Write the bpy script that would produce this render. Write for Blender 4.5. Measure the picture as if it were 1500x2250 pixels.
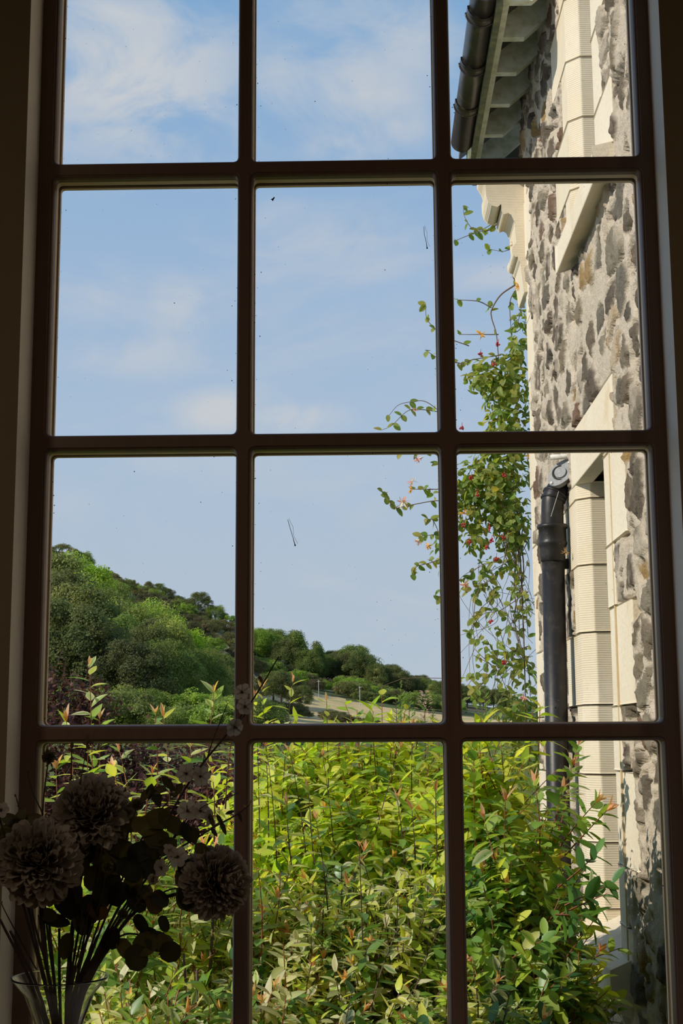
import bpy, math, random
import numpy as np
from math import radians, sin, cos, pi
from mathutils import Vector, Matrix, Euler

for o in list(bpy.data.objects):
    bpy.data.objects.remove(o)
SC = bpy.context.scene
COL = SC.collection
rng = np.random.default_rng(7)
random.seed(7)

# ------------------------------------------------------------------ camera
FPX, PITCH, YAW, ROLL = 3030.0, radians(9.28), radians(1.2), -0.0058
EYE = np.array([0.0, 0.0, 1.6])
cam = bpy.data.cameras.new('camera')
cam.sensor_fit = 'VERTICAL'; cam.sensor_height = 36.0; cam.lens = FPX / 2250 * 36.0
cam.clip_start = 0.05; cam.clip_end = 3000
camo = bpy.data.objects.new('camera', cam); COL.objects.link(camo)
CR = (Matrix.Rotation(YAW, 3, 'Z') @ Matrix.Rotation(pi / 2 + PITCH, 3, 'X') @ Matrix.Rotation(ROLL, 3, 'Z'))
camo.matrix_world = Matrix.Translation(Vector(EYE)) @ CR.to_4x4()
SC.camera = camo
RM = np.array(CR)

def ray(px, py):
    return RM @ np.array([(px - 750) / FPX, (1125 - py) / FPX, -1.0])
def at(px, py, Y):
    d = ray(px, py); return EYE + d * (Y / d[1])
def atx(px, py, X):
    d = ray(px, py); return EYE + d * (X / d[0])

# ------------------------------------------------------------------ light, sky, exposure
SUN = Vector((-0.75, -0.36, 0.50)).normalized()
sl = bpy.data.lights.new('sun', 'SUN'); sl.energy = 4.3; sl.angle = radians(0.6); sl.color = (1.0, 0.93, 0.82)
so = bpy.data.objects.new('sun', sl); COL.objects.link(so)
so.rotation_euler = SUN.to_track_quat('Z', 'Y').to_euler()
for lx in (-1.4, 1.9):  # unseen fill lights added under the ceiling to lift the dark interior
    rl = bpy.data.lights.new('room_fill', 'AREA'); rl.shape = 'DISK'; rl.size = .3; rl.energy = 8.0; rl.color = (1.0, .84, .66)
    ro = bpy.data.objects.new('room_fill', rl); COL.objects.link(ro); ro.location = (lx, -.1, 3.0)
SC.view_settings.view_transform = 'Standard'
SC.view_settings.look = 'None'
SC.view_settings.exposure = 0.0
SC.view_settings.gamma = 1.0
SC.view_settings.use_curve_mapping = False
try:
    SC.cycles.max_bounces = 9; SC.cycles.diffuse_bounces = 4; SC.cycles.glossy_bounces = 3
    SC.cycles.transmission_bounces = 8; SC.cycles.transparent_max_bounces = 12
    SC.cycles.use_denoising = True
except Exception:
    pass

class NT:
    def __init__(s, tree):
        s.t = tree; tree.nodes.clear()
    def n(s, typ, **kw):
        nd = s.t.nodes.new(typ)
        ins = kw.pop('ins', {})
        for k, v in kw.items(): setattr(nd, k, v)
        for k, v in ins.items():
            if isinstance(v, bpy.types.NodeSocket): s.t.links.new(v, nd.inputs[k])
            else: nd.inputs[k].default_value = v
        return nd
    def math(s, op, a, b=0.0, c=None, clamp=False):
        i = {0: a, 1: b}
        if c is not None: i[2] = c
        return s.n('ShaderNodeMath', operation=op, use_clamp=clamp, ins=i).outputs[0]
    def vmath(s, op, a, b=(0, 0, 0)):
        return s.n('ShaderNodeVectorMath', operation=op, ins={0: a, 1: b})
    def mix(s, f, a, b, blend='MIX'):
        m = s.n('ShaderNodeMix', data_type='RGBA', blend_type=blend)
        for k, v in ((0, f), (6, a), (7, b)):
            if isinstance(v, bpy.types.NodeSocket): s.t.links.new(v, m.inputs[k])
            elif k == 0: m.inputs[0].default_value = v
            else: m.inputs[k].default_value = (*v[:3], 1)
        return m.outputs[2]
    def ramp(s, f, stops):
        r = s.n('ShaderNodeValToRGB', ins={0: f})
        e = r.color_ramp.elements
        while len(e) < len(stops): e.new(0.5)
        for el, (p, c) in zip(e, stops):
            el.position = p; el.color = (*c, 1) if len(c) == 3 else c
        return r.outputs[0]
    def smooth(s, v, lo, hi):
        return s.n('ShaderNodeMapRange', interpolation_type='SMOOTHSTEP', ins={0: v, 1: lo, 2: hi, 3: 0.0, 4: 1.0}).outputs[0]

world = bpy.data.worlds.new('sky'); SC.world = world; world.use_nodes = True
w = NT(world.node_tree)
gen = w.n('ShaderNodeTexCoord').outputs['Generated']
sep = w.n('ShaderNodeSeparateXYZ', ins={0: gen})
skyc = w.ramp(sep.outputs[2], [(0.0, (.50, .58, .67)), (0.10, (.47, .56, .675)), (0.2, (.43, .55, .71)), (0.32, (.355, .50, .71)), (0.48, (.235, .42, .68)), (0.9, (.10, .22, .48))])
wsc = w.vmath('MULTIPLY', gen, (1, 1, 1.7)).outputs[0]
nz = w.n('ShaderNodeTexNoise', ins={'Vector': wsc, 'Scale': 11.0, 'Detail': 9.0, 'Roughness': .62, 'Distortion': .5}).outputs[0]
nz2 = w.n('ShaderNodeTexNoise', ins={'Vector': w.vmath('ADD', w.vmath('MULTIPLY', gen, (1, 1, 2.6)).outputs[0], (3.1, 1.7, .4)).outputs[0], 'Scale': 7.0, 'Detail': 6.0, 'Roughness': .6, 'Distortion': .8}).outputs[0]
tot = None
for (cx, cy, rx, ry, wt) in [(290, 170, 310, 210, 1.0), (480, 250, 150, 170, .5), (640, 190, 140, 110, .6), (800, 190, 190, 120, .8), (890, 110, 130, 110, .7), (740, 310, 200, 70, .6), (890, 270, 90, 70, .7),
                             (210, 660, 190, 90, .5), (380, 660, 130, 80, .45), (270, 780, 190, 60, .6), (720, 545, 230, 100, .55), (610, 490, 120, 70, .45),
                             (480, 905, 110, 55, .9), (650, 915, 130, 45, .8), (1080, 610, 140, 45, .6), (330, 1020, 200, 40, .35), (140, 1100, 90, 60, .35), (840, 700, 150, 90, .2), (700, 20, 250, 60, .35)]:
    d = ray(cx, cy); d = d / np.linalg.norm(d)
    k = (FPX / rx, FPX / rx, FPX / ry)
    df = w.vmath('MULTIPLY', w.vmath('SUBTRACT', gen, tuple(d)).outputs[0], k)
    ln = w.vmath('LENGTH', df.outputs[0]).outputs['Value']
    m = w.math('MULTIPLY', w.smooth(ln, 1.35, 0.1), wt)
    tot = m if tot is None else w.math('MAXIMUM', tot, m)
base_cov = w.math('MULTIPLY', w.smooth(nz2, .45, .75), .30)
dens = w.math('ADD', w.math('MULTIPLY', tot, w.smooth(w.math('ADD', nz, w.math('MULTIPLY', tot, .16)), .40, .70)), base_cov, clamp=True)
skyf = w.mix(dens, skyc, (.60, .63, .68))
bg = w.n('ShaderNodeBackground', ins={0: skyf, 1: 1.0})
w.n('ShaderNodeOutputWorld', ins={0: bg.outputs[0]})

# ------------------------------------------------------------------ helpers
def props(o, label=None, cat=None, group=None, kind=None):
    if label: o['label'] = label
    if cat: o['category'] = cat
    if group: o['group'] = group
    if kind: o['kind'] = kind
    return o
def thing(name, loc, label, cat, group=None, kind=None):
    o = bpy.data.objects.new(name, None); COL.objects.link(o)
    o.location = Vector(loc); o.empty_display_size = .05
    o['_loc'] = [float(v) for v in loc]
    return props(o, label, cat, group, kind)
def link(name, me, mats, parent=None):
    o = bpy.data.objects.new(name, me); COL.objects.link(o)
    for m in (mats if isinstance(mats, (list, tuple)) else [mats]):
        me.materials.append(m)
    if parent is not None:
        o.parent = parent
        off = Vector((0, 0, 0)); p = parent
        while p is not None:
            off = off + p.location; p = p.parent
        o.location = -off
    return o
def mesh_py(name, verts, faces, mats, parent=None, smooth=False, mi=None):
    me = bpy.data.meshes.new(name)
    me.from_pydata([tuple(map(float, v)) for v in verts], [], [tuple(int(i) for i in f) for f in faces])
    if mi is not None: me.polygons.foreach_set('material_index', mi)
    if smooth: me.polygons.foreach_set('use_smooth', [True] * len(me.polygons))
    me.update()
    return link(name, me, mats, parent)
def mesh_np(name, V, Q, mats, parent=None, col=None, smooth=False):
    me = bpy.data.meshes.new(name)
    V = np.asarray(V, np.float32); Q = np.asarray(Q, np.int32)
    me.vertices.add(len(V)); me.vertices.foreach_set('co', V.ravel())
    k = Q.shape[1]
    me.loops.add(Q.size); me.loops.foreach_set('vertex_index', Q.ravel())
    me.polygons.add(len(Q)); me.polygons.foreach_set('loop_start', np.arange(0, Q.size, k, dtype=np.int32))
    me.polygons.foreach_set('loop_total', np.full(len(Q), k, np.int32))
    if smooth: me.polygons.foreach_set('use_smooth', np.ones(len(Q), bool))
    me.update(calc_edges=True)
    if col is not None:
        a = me.color_attributes.new('Col', 'FLOAT_COLOR', 'POINT')
        c = np.ones((len(V), 4), np.float32); c[:, :3] = col
        a.data.foreach_set('color', c.ravel())
    return link(name, me, mats, parent)
def box_v(x0, x1, y0, y1, z0, z1):
    v = [(x, y, z) for x in (x0, x1) for y in (y0, y1) for z in (z0, z1)]
    f = [(0, 1, 3, 2), (4, 6, 7, 5), (0, 4, 5, 1), (2, 3, 7, 6), (0, 2, 6, 4), (1, 5, 7, 3)]
    return v, f
class MB:
    def __init__(s): s.v = []; s.f = []
    def add(s, v, f):
        o = len(s.v); s.v += [tuple(p) for p in v]; s.f += [tuple(i + o for i in q) for q in f]; return s
    def box(s, *a): return s.add(*box_v(*a))
    def prism(s, poly, axis, a0, a1):
        n = len(poly)
        def P(p, a):
            if axis == 'y': return (p[0], a, p[1])
            if axis == 'x': return (a, p[0], p[1])
            return (p[0], p[1], a)
        v = [P(p, a0) for p in poly] + [P(p, a1) for p in poly]
        f = [tuple(range(n)), tuple(range(2 * n - 1, n - 1, -1))] + [(i, (i + 1) % n, n + (i + 1) % n, n + i) for i in range(n)]
        return s.add(v, f)
    def tube(s, pts, radii, sides=8, cap=True):
        v, f = tube_geo(pts, radii, sides, cap); return s.add(v, f)
    def lathe(s, prof, c, n=32, axis=2):
        v = []; m = len(prof)
        for i in range(n):
            a = 2 * pi * i / n
            for r, h in prof:
                p = [r * cos(a), r * sin(a), h] if axis == 2 else ([h, r * cos(a), r * sin(a)] if axis == 0 else [r * cos(a), h, r * sin(a)])
                v.append((c[0] + p[0], c[1] + p[1], c[2] + p[2]))
        f = [(i * m + j, ((i + 1) % n) * m + j, ((i + 1) % n) * m + j + 1, i * m + j + 1) for i in range(n) for j in range(m - 1)]
        return s.add(v, f)
    def build(s, name, mat, parent=None, smooth=False): return mesh_py(name, s.v, s.f, mat, parent, smooth)
def tube_geo(pts, radii, sides=6, cap=True):
    P = np.asarray(pts, float); n = len(P)
    R = np.full(n, radii, float) if np.isscalar(radii) else np.asarray(radii, float)
    T = np.gradient(P, axis=0); T /= np.linalg.norm(T, axis=1, keepdims=True) + 1e-9
    u = np.cross(T[0], (0.13, 0.21, 0.97)); 
    if np.linalg.norm(u) < 1e-3: u = np.cross(T[0], (1, 0, 0))
    u /= np.linalg.norm(u); v = []
    for i in range(n):
        u = u - T[i] * (u @ T[i]); u /= np.linalg.norm(u) + 1e-9
        b = np.cross(T[i], u)
        for k in range(sides):
            a = 2 * pi * k / sides
            v.append(tuple(P[i] + R[i] * (cos(a) * u + sin(a) * b)))
    f = [(i * sides + k, i * sides + (k + 1) % sides, (i + 1) * sides + (k + 1) % sides, (i + 1) * sides + k) for i in range(n - 1) for k in range(sides)]
    if cap: f += [tuple(range(sides - 1, -1, -1)), tuple((n - 1) * sides + k for k in range(sides))]
    return v, f
def spline(pts, n=24):
    P = np.asarray(pts, float)
    if len(P) == 2: return P[0] + (P[1] - P[0]) * np.linspace(0, 1, n)[:, None]
    Q = np.vstack([2 * P[0] - P[1], P, 2 * P[-1] - P[-2]]); out = []
    m = len(P) - 1
    for t in np.linspace(0, m - 1e-6, n):
        i = int(t); u = t - i; a, b, c, d = Q[i:i + 4]
        out.append(.5 * ((2 * b) + (c - a) * u + (2 * a - 5 * b + 4 * c - d) * u * u + (3 * b - a - 3 * c + d) * u ** 3))
    return np.array(out)
def unit(v): 
    v = np.asarray(v, float); return v / (np.linalg.norm(v, axis=-1, keepdims=True) + 1e-9)

# value noise
_lat = rng.random((64, 64, 64)).astype(np.float32)
def vnoise(x, y, z=0.0):
    x = np.asarray(x, float); y = np.asarray(y, float); z = np.zeros_like(x) + z
    i, j, k = np.floor(x).astype(int), np.floor(y).astype(int), np.floor(z).astype(int)
    fx, fy, fz = x - i, y - j, z - k
    fx, fy, fz = [t * t * (3 - 2 * t) for t in (fx, fy, fz)]
    g = lambda a, b, c: _lat[(i + a) % 64, (j + b) % 64, (k + c) % 64]
    l = lambda a, b, t: a + (b - a) * t
    return l(l(l(g(0, 0, 0), g(1, 0, 0), fx), l(g(0, 1, 0), g(1, 1, 0), fx), fy), l(l(g(0, 0, 1), g(1, 0, 1), fx), l(g(0, 1, 1), g(1, 1, 1), fx), fy), fz)
def fbm(x, y, z=0.0, o=4):
    s = 0; a = .5; t = 0
    for q in range(o):
        s = s + a * vnoise(np.asarray(x) * 2 ** q + 7.3 * q, np.asarray(y) * 2 ** q + 3.1 * q, z + 5 * q); t += a; a *= .5
    return s / t
def sst(x, a, b):
    t = np.clip((x - a) / (b - a), 0, 1); return t * t * (3 - 2 * t)

# ------------------------------------------------------------------ materials
def principled(name, color=(.5, .5, .5), rough=.6, spec=.5, metal=0.0, fn=None):
    m = bpy.data.materials.new(name); m.use_nodes = True
    t = NT(m.node_tree)
    p = t.n('ShaderNodeBsdfPrincipled')
    p.inputs['Base Color'].default_value = (*color, 1); p.inputs['Roughness'].default_value = rough
    p.inputs['Specular IOR Level'].default_value = spec; p.inputs['Metallic'].default_value = metal
    o = t.n('ShaderNodeOutputMaterial', ins={0: p.outputs[0]})
    if fn: fn(t, p, o)
    return m
def objco(t): return t.n('ShaderNodeNewGeometry').outputs['Position']
def noise(t, vec, scale, detail=4, rough=.55, dist=0.0):
    return t.n('ShaderNodeTexNoise', ins={'Vector': vec, 'Scale': scale, 'Detail': detail, 'Roughness': rough, 'Distortion': dist}).outputs[0]
def bump(t, p, h, strength=.3, dist=.01):
    b = t.n('ShaderNodeBump', ins={'Height': h, 'Strength': strength, 'Distance': dist})
    t.t.links.new(b.outputs[0], p.inputs['Normal'])
def setc(t, p, c): t.t.links.new(c, p.inputs['Base Color'])

def f_wood(c1, c2):
    def fn(t, p, o):
        pos = objco(t)
        v = t.vmath('MULTIPLY', pos, (60, 60, 3)).outputs[0]
        n = noise(t, v, 1.0, 4, .6)
        setc(t, p, t.mix(n, c1, c2)); bump(t, p, n, .15, .002)
    return fn
M = {}
M['frame'] = principled('dark_stained_wood', rough=.45, spec=.35, fn=f_wood((.150, .092, .066), (.205, .128, .090)))
M['bead'] = principled('light_glazing_bead', rough=.5, fn=f_wood((.74, .54, .34), (.80, .60, .40)))
M['gasket'] = principled('black_gasket', (.012, .012, .012), .7)
def f_plaster(c):
    def fn(t, p, o):
        n = noise(t, objco(t), 30, 4)
        setc(t, p, t.mix(n, tuple(v * .94 for v in c), tuple(min(1, v * 1.05) for v in c))); bump(t, p, noise(t, objco(t), 160, 3), .08, .003)
    return fn
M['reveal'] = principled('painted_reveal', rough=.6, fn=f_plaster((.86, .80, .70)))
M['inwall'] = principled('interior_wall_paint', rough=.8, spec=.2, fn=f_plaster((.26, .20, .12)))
M['floor'] = principled('dark_floorboards', rough=.5, fn=f_wood((.06, .035, .02), (.11, .06, .035)))
M['ceil'] = principled('ceiling_paint', rough=.8, fn=f_plaster((.5, .46, .4)))

def mk_glass():
    m = bpy.data.materials.new('window_glass'); m.use_nodes = True
    t = NT(m.node_tree); pos = objco(t)
    tr = t.n('ShaderNodeBsdfTransparent', ins={0: (.985, .99, .985, 1)})
    gl = t.n('ShaderNodeBsdfGlossy', ins={0: (1, 1, 1, 1), 'Roughness': .01})
    ge = t.n('ShaderNodeNewGeometry')
    ca = t.math('ABSOLUTE', t.vmath('DOT_PRODUCT', ge.outputs['Normal'], ge.outputs['Incoming']).outputs['Value'])
    fr = t.math('ADD', .020, t.math('MULTIPLY', t.math('POWER', t.math('SUBTRACT', 1.0, ca, clamp=True), 5.0), .45))
    mx = t.n('ShaderNodeMixShader', ins={0: fr, 1: tr.outputs[0], 2: gl.outputs[0]})
    # dust: sparse pale specks
    vo = t.n('ShaderNodeTexVoronoi', feature='F1', ins={'Vector': pos, 'Scale': 95.0, 'Randomness': 1.0})
    keep = t.math('GREATER_THAN', t.n('ShaderNodeSeparateColor', ins={0: vo.outputs['Color']}).outputs[0], .80)
    spot = t.math('MULTIPLY', t.math('LESS_THAN', vo.outputs['Distance'], .075), keep)
    patch = t.smooth(noise(t, pos, 5.0, 3), .42, .62)
    sp = t.math('MULTIPLY', t.math('MULTIPLY', spot, patch), .55)
    df = t.n('ShaderNodeBsdfDiffuse', ins={0: (.62, .6, .55, 1)})
    m2 = t.n('ShaderNodeMixShader', ins={0: sp, 1: mx.outputs[0], 2: df.outputs[0]})
    # faint smears
    sm = t.math('MULTIPLY', t.smooth(noise(t, t.vmath('MULTIPLY', pos, (1, 1, .35)).outputs[0], 14, 4), .55, .8), .012)
    df2 = t.n('ShaderNodeBsdfTranslucent', ins={0: (.8, .8, .8, 1)})
    m3 = t.n('ShaderNodeMixShader', ins={0: sm, 1: m2.outputs[0], 2: df2.outputs[0]})
    t.n('ShaderNodeOutputMaterial', ins={0: m3.outputs[0]})
    return m
M['glass'] = mk_glass()
M['dirt'] = principled('dark_grime', (.03, .027, .022), .9)
M['etch'] = principled('etched_mark', (.22, .22, .21), .8)

def leaf_mat(name, tr=.35, rough=.38, spec=.5, boost=(1.25, 1.25, .7)):
    m = bpy.data.materials.new(name); m.use_nodes = True
    t = NT(m.node_tree)
    c = t.n('ShaderNodeAttribute', attribute_name='Col').outputs['Color']
    p = t.n('ShaderNodeBsdfPrincipled', ins={'Base Color': c, 'Roughness': rough, 'Specular IOR Level': spec})
    tl = t.n('ShaderNodeBsdfTranslucent', ins={0: t.mix(1.0, c, boost, 'MULTIPLY')})
    mx = t.n('ShaderNodeMixShader', ins={0: tr, 1: p.outputs[0], 2: tl.outputs[0]})
    t.n('ShaderNodeOutputMaterial', ins={0: mx.outputs[0]})
    return m
M['leaf'] = leaf_mat('glossy_leaf', .42, .36, .5, (1.8, 1.75, .75))
M['leaf_soft'] = leaf_mat('soft_leaf', .5, .5, .35, (1.85, 1.75, .75))
M['petal'] = leaf_mat('pale_petal', .30, .7, .2, (1, .95, .85))
M['dryleaf'] = leaf_mat('artificial_leaf', .18, .55, .3, (1.3, 1.1, .5))
def f_attr(tint_obj=False):
    def fn(t, p, o):
        c = t.n('ShaderNodeAttribute', attribute_name='Col').outputs['Color']
        setc(t, p, c)
    return fn
M['stem'] = principled('woody_stem', (.09, .055, .035), .7)
M['redstem'] = principled('red_young_stem', (.28, .09, .05), .6)
M['darkstem'] = principled('dark_dried_stem', (.05, .034, .022), .8)
M['vine'] = principled('vine_stem', (.16, .105, .07), .8)
M['berry'] = principled('red_berry', (.36, .018, .018), .25)
M['hflower'] = principled('honeysuckle_petal', (.85, .50, .16), .6)
M['hpink'] = principled('honeysuckle_petal_pink', (.78, .35, .25), .6)

def f_sand(c1, c2, tool='h'):
    def fn(t, p, o):
        pos = objco(t)
        n1 = noise(t, pos, 3.0, 4); n2 = noise(t, pos, 60, 4)
        c = t.mix(t.smooth(n1, .3, .7), c1, c2)
        st = t.smooth(noise(t, t.vmath('ADD', pos, (5, 3, 1)).outputs[0], 4.5, 3), .60, .75)
        c = t.mix(t.math('MULTIPLY', st, .35), c, (.52, .36, .15))
        c = t.mix(t.math('MULTIPLY', t.smooth(n2, .5, .85), .22), c, (.40, .33, .22))
        if tool == 'h':
            z = t.n('ShaderNodeSeparateXYZ', ins={0: pos}).outputs[2]
            wob = t.math('MULTIPLY', noise(t, pos, 9, 2), .004)
            s = t.math('SINE', t.math('MULTIPLY', t.math('ADD', z, wob), 2 * pi / .0085))
            groove = t.math('MULTIPLY', t.smooth(s, .3, 1.0), t.smooth(noise(t, pos, 12, 3), .2, .65))
            c = t.mix(t.math('MULTIPLY', groove, .36), c, (.44, .33, .18))
            h = t.math('SUBTRACT', t.math('MULTIPLY', n2, .35), t.math('MULTIPLY', groove, 1.0))
            bump(t, p, h, .5, .003)
        else:
            bump(t, p, n2, .5, .006)
        setc(t, p, c)
    return fn
M['tooled'] = principled('tooled_sandstone', rough=.9, spec=.2, fn=f_sand((.67, .565, .40), (.73, .64, .49)))
M['smooth_stone'] = principled('smooth_sandstone', rough=.9, spec=.2, fn=f_sand((.67, .57, .42), (.71, .625, .485), 's'))
M['joint'] = principled('ochre_stained_joint', rough=.9, fn=lambda t, p, o: setc(t, p, t.mix(noise(t, objco(t), 25, 3), (.50, .34, .16), (.62, .50, .32))))
def f_rubble(t, p, o):
    pos = objco(t)
    c = t.n('ShaderNodeAttribute', attribute_name='Col').outputs['Color']
    n = noise(t, pos, 60, 6, .72); n2 = noise(t, pos, 18, 4, .6); n3 = noise(t, pos, 150, 4, .7)
    c = t.mix(t.math('MULTIPLY', t.smooth(n, .55, .75), .30), c, (.62, .55, .46))
    c = t.mix(t.math('MULTIPLY', t.smooth(n3, .58, .70), .32), c, t.mix(1.0, c, (.45, .42, .38), 'MULTIPLY'))
    c = t.mix(t.math('MULTIPLY', t.smooth(n2, .60, .75), .35), c, (.07, .06, .05))
    setc(t, p, c)
    bump(t, p, t.math('ADD', n, t.math('MULTIPLY', n3, .6)), .9, .014)
M['rubble'] = principled('rubble_masonry', rough=.95, spec=.15, fn=f_rubble)
def f_iron(t, p, o):
    pos = objco(t); n = noise(t, pos, 22, 5, .6); n2 = noise(t, pos, 120, 3)
    c = t.mix(t.smooth(n, .5, .75), (.016, .014, .013), (.042, .034, .028))
    c = t.mix(t.math('GREATER_THAN', n2, .74), c, (.30, .27, .24))
    setc(t, p, c); bump(t, p, n, .2, .004)
M['iron'] = principled('black_painted_cast_iron', rough=.42, spec=.35, fn=f_iron)
M['greyiron'] = principled('weathered_grey_iron', (.20, .20, .205), .5, fn=lambda t, p, o: (setc(t, p, t.mix(noise(t, objco(t), 90, 4), (.10, .10, .105), (.36, .36, .36))), None)[1])
def f_gutter(t, p, o):
    pos = objco(t); n = noise(t, pos, 14, 5, .6)
    c = t.mix(t.smooth(n, .52, .72), (.025, .018, .014), (.085, .075, .03))
    setc(t, p, c); bump(t, p, n, .2, .004)
M['gutter'] = principled('mossy_black_gutter', rough=.3, spec=.5, fn=f_gutter)
def f_paint(c1, c2):
    def fn(t, p, o):
        n = noise(t, objco(t), 20, 5, .6); setc(t, p, t.mix(t.smooth(n, .4, .7), c1, c2)); bump(t, p, n, .15, .004)
    return fn
M['soffit'] = principled('grey_soffit_board', rough=.7, fn=f_paint((.06, .06, .055), (.10, .10, .085)))
M['rafter'] = principled('pale_green_rafter_paint', rough=.6, fn=f_paint((.66, .69, .60), (.46, .48, .33)))
M['fascia'] = principled('mossy_fascia', rough=.8, fn=f_paint((.10, .11, .06), (.20, .20, .10)))
M['slate'] = principled('roof_slate', rough=.6, fn=f_paint((.07, .07, .08), (.12, .12, .13)))
M['whitepaint'] = principled('chipped_white_pipe', rough=.6, fn=f_paint((.72, .69, .62), (.50, .45, .38)))
M['darkpane'] = principled('dark_window_glass', (.015, .018, .02), .05)
M['whiteframe'] = principled('white_window_frame', (.65, .63, .58), .5)
def f_ground(c1, c2, sc, c3=None):
    def fn(t, p, o):
        pos = objco(t); n = noise(t, pos, sc, 6, .65); c = t.mix(t.smooth(n, .35, .7), c1, c2)
        if c3: c = t.mix(t.smooth(noise(t, pos, sc * .12, 3), .5, .65), c, c3)
        setc(t, p, c); bump(t, p, n, .5, .05)
    return fn
M['lawn'] = principled('rough_grass', rough=.95, spec=.1, fn=f_ground((.09, .11, .03), (.15, .16, .05), 3))
M['hill'] = principled('hillside_scrub', rough=.95, spec=.1, fn=f_ground((.08, .105, .04), (.15, .16, .07), .25, (.14, .11, .08)))
M['stubble'] = principled('dry_stubble', rough=.95, spec=.1, fn=f_ground((.54, .38, .16), (.76, .57, .30), .8, (.44, .38, .15)))
M['soil'] = principled('dark_soil', (.05, .04, .03), .95)
def tree_mat(name):
    m = bpy.data.materials.new(name); m.use_nodes = True
    t = NT(m.node_tree)
    c = t.n('ShaderNodeAttribute', attribute_name='Col').outputs['Color']
    r = t.n('ShaderNodeObjectInfo').outputs['Random']
    hsv = t.n('ShaderNodeHueSaturation', ins={'Hue': t.math('ADD', .485, t.math('MULTIPLY', r, .035)), 'Saturation': t.math('ADD', .8, t.math('MULTIPLY', r, .3)), 'Value': t.math('ADD', .85, t.math('MULTIPLY', r, .65)), 'Color': c})
    c = hsv.outputs[0]
    p = t.n('ShaderNodeBsdfDiffuse', ins={0: c})
    tl = t.n('ShaderNodeBsdfTranslucent', ins={0: t.mix(1.0, c, (1.6, 1.5, .8), 'MULTIPLY')})
    mx = t.n('ShaderNodeMixShader', ins={0: .42, 1: p.outputs[0], 2: tl.outputs[0]})
    t.n('ShaderNodeOutputMaterial', ins={0: mx.outputs[0]})
    return m
M['tree'] = tree_mat('tree_leaves')
M['bark'] = principled('bark', (.10, .08, .06), .9)
M['pole'] = principled('pale_pole', (.42, .42, .40), .6)
def f_vase(t, p, o):
    p.inputs['Transmission Weight'].default_value = 1.0; p.inputs['IOR'].default_value = 1.45
M['vase'] = principled('clear_vase_glass', (.96, .98, .96), .02, .5, fn=f_vase)

# ------------------------------------------------------------------ foliage builder
PROF = {'lance': ([0, .18, .42, .68, .87, 1], [.05, .66, 1, .72, .34, .0]),
        'oval': ([0, .15, .4, .65, .88, 1], [.10, .78, 1, .92, .50, .0]),
        'slim': ([0, .2, .45, .7, .88, 1], [.10, .7, 1, .8, .42, .0]),
        'petal': ([0, .2, .45, .72, .92, 1], [.25, .55, .85, 1, .75, .25]),
        'round': ([0, .15, .4, .65, .88, 1], [.25, .85, 1, .98, .70, .05])}
class Fol:
    def __init__(s, prof='lance'): s.pr = prof; s.L = []
    def add(s, pos, d, n, L, W, curl, fold, cm, ce):
        pos = np.atleast_2d(pos); N = len(pos)
        b = lambda a, k=None: np.broadcast_to(np.asarray(a, float), (N,) if k is None else (N, k)).copy()
        s.L.append((b(pos, 3), unit(b(d, 3)), b(n, 3), b(L), b(W), b(curl), b(fold), b(cm, 3), b(ce, 3)))
    def geo(s):
        if not s.L: return np.zeros((0, 3)), np.zeros((0, 4), int), np.zeros((0, 3))
        P, D, Nn, L, W, C, F, cm, ce = [np.concatenate(a) for a in zip(*s.L)]
        t, wd = map(np.array, PROF[s.pr]); R = len(t)
        Nn = Nn - D * np.sum(D * Nn, 1, keepdims=True); Nn = unit(Nn)
        S = np.cross(D, Nn)
        V = np.zeros((len(P), R, 3, 3)); 
        for i in range(R):
            c = P + D * (L * t[i])[:, None] - Nn * (C * L * t[i] ** 2)[:, None]
            hw = (W * .5 * wd[i])[:, None]; up = Nn * (F * W * .5 * wd[i])[:, None]
            V[:, i, 0] = c - S * hw + up; V[:, i, 1] = c; V[:, i, 2] = c + S * hw + up
        N = len(P); base = (np.arange(N) * R * 3)[:, None]
        q = []
        for i in range(R - 1):
            for k in range(2):
                a = i * 3 + k; q.append([a, a + 1, a + 4, a + 3])
        q = np.array(q)
        Q = (base[:, :, None] + q[None]).reshape(-1, 4)
        CC = np.zeros((N, R, 3, 3)); CC[:] = ce[:, None, None, :]; CC[:, :, 1] = cm[:, None, :]
        return V.reshape(-1, 3), Q, CC.reshape(-1, 3)
    def count(s): return sum(len(a[0]) for a in s.L)
    def build(s, name, mat, parent=None):
        V, Q, C = s.geo()
        return mesh_np(name, V, Q, mat, parent, np.clip(C, 0, 1), smooth=True)
def perp(d):
    d = unit(d); a = np.array([0, 0, 1.0]) if abs(d[2]) < .9 else np.array([1.0, 0, 0])
    u = unit(np.cross(d, a)); return u, np.cross(d, u)
def pick(pal, n):
    pal = np.array(pal); i = rng.integers(0, len(pal), n); return pal[i] * rng.uniform(.8, 1.2, (n, 1)) 
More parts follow.
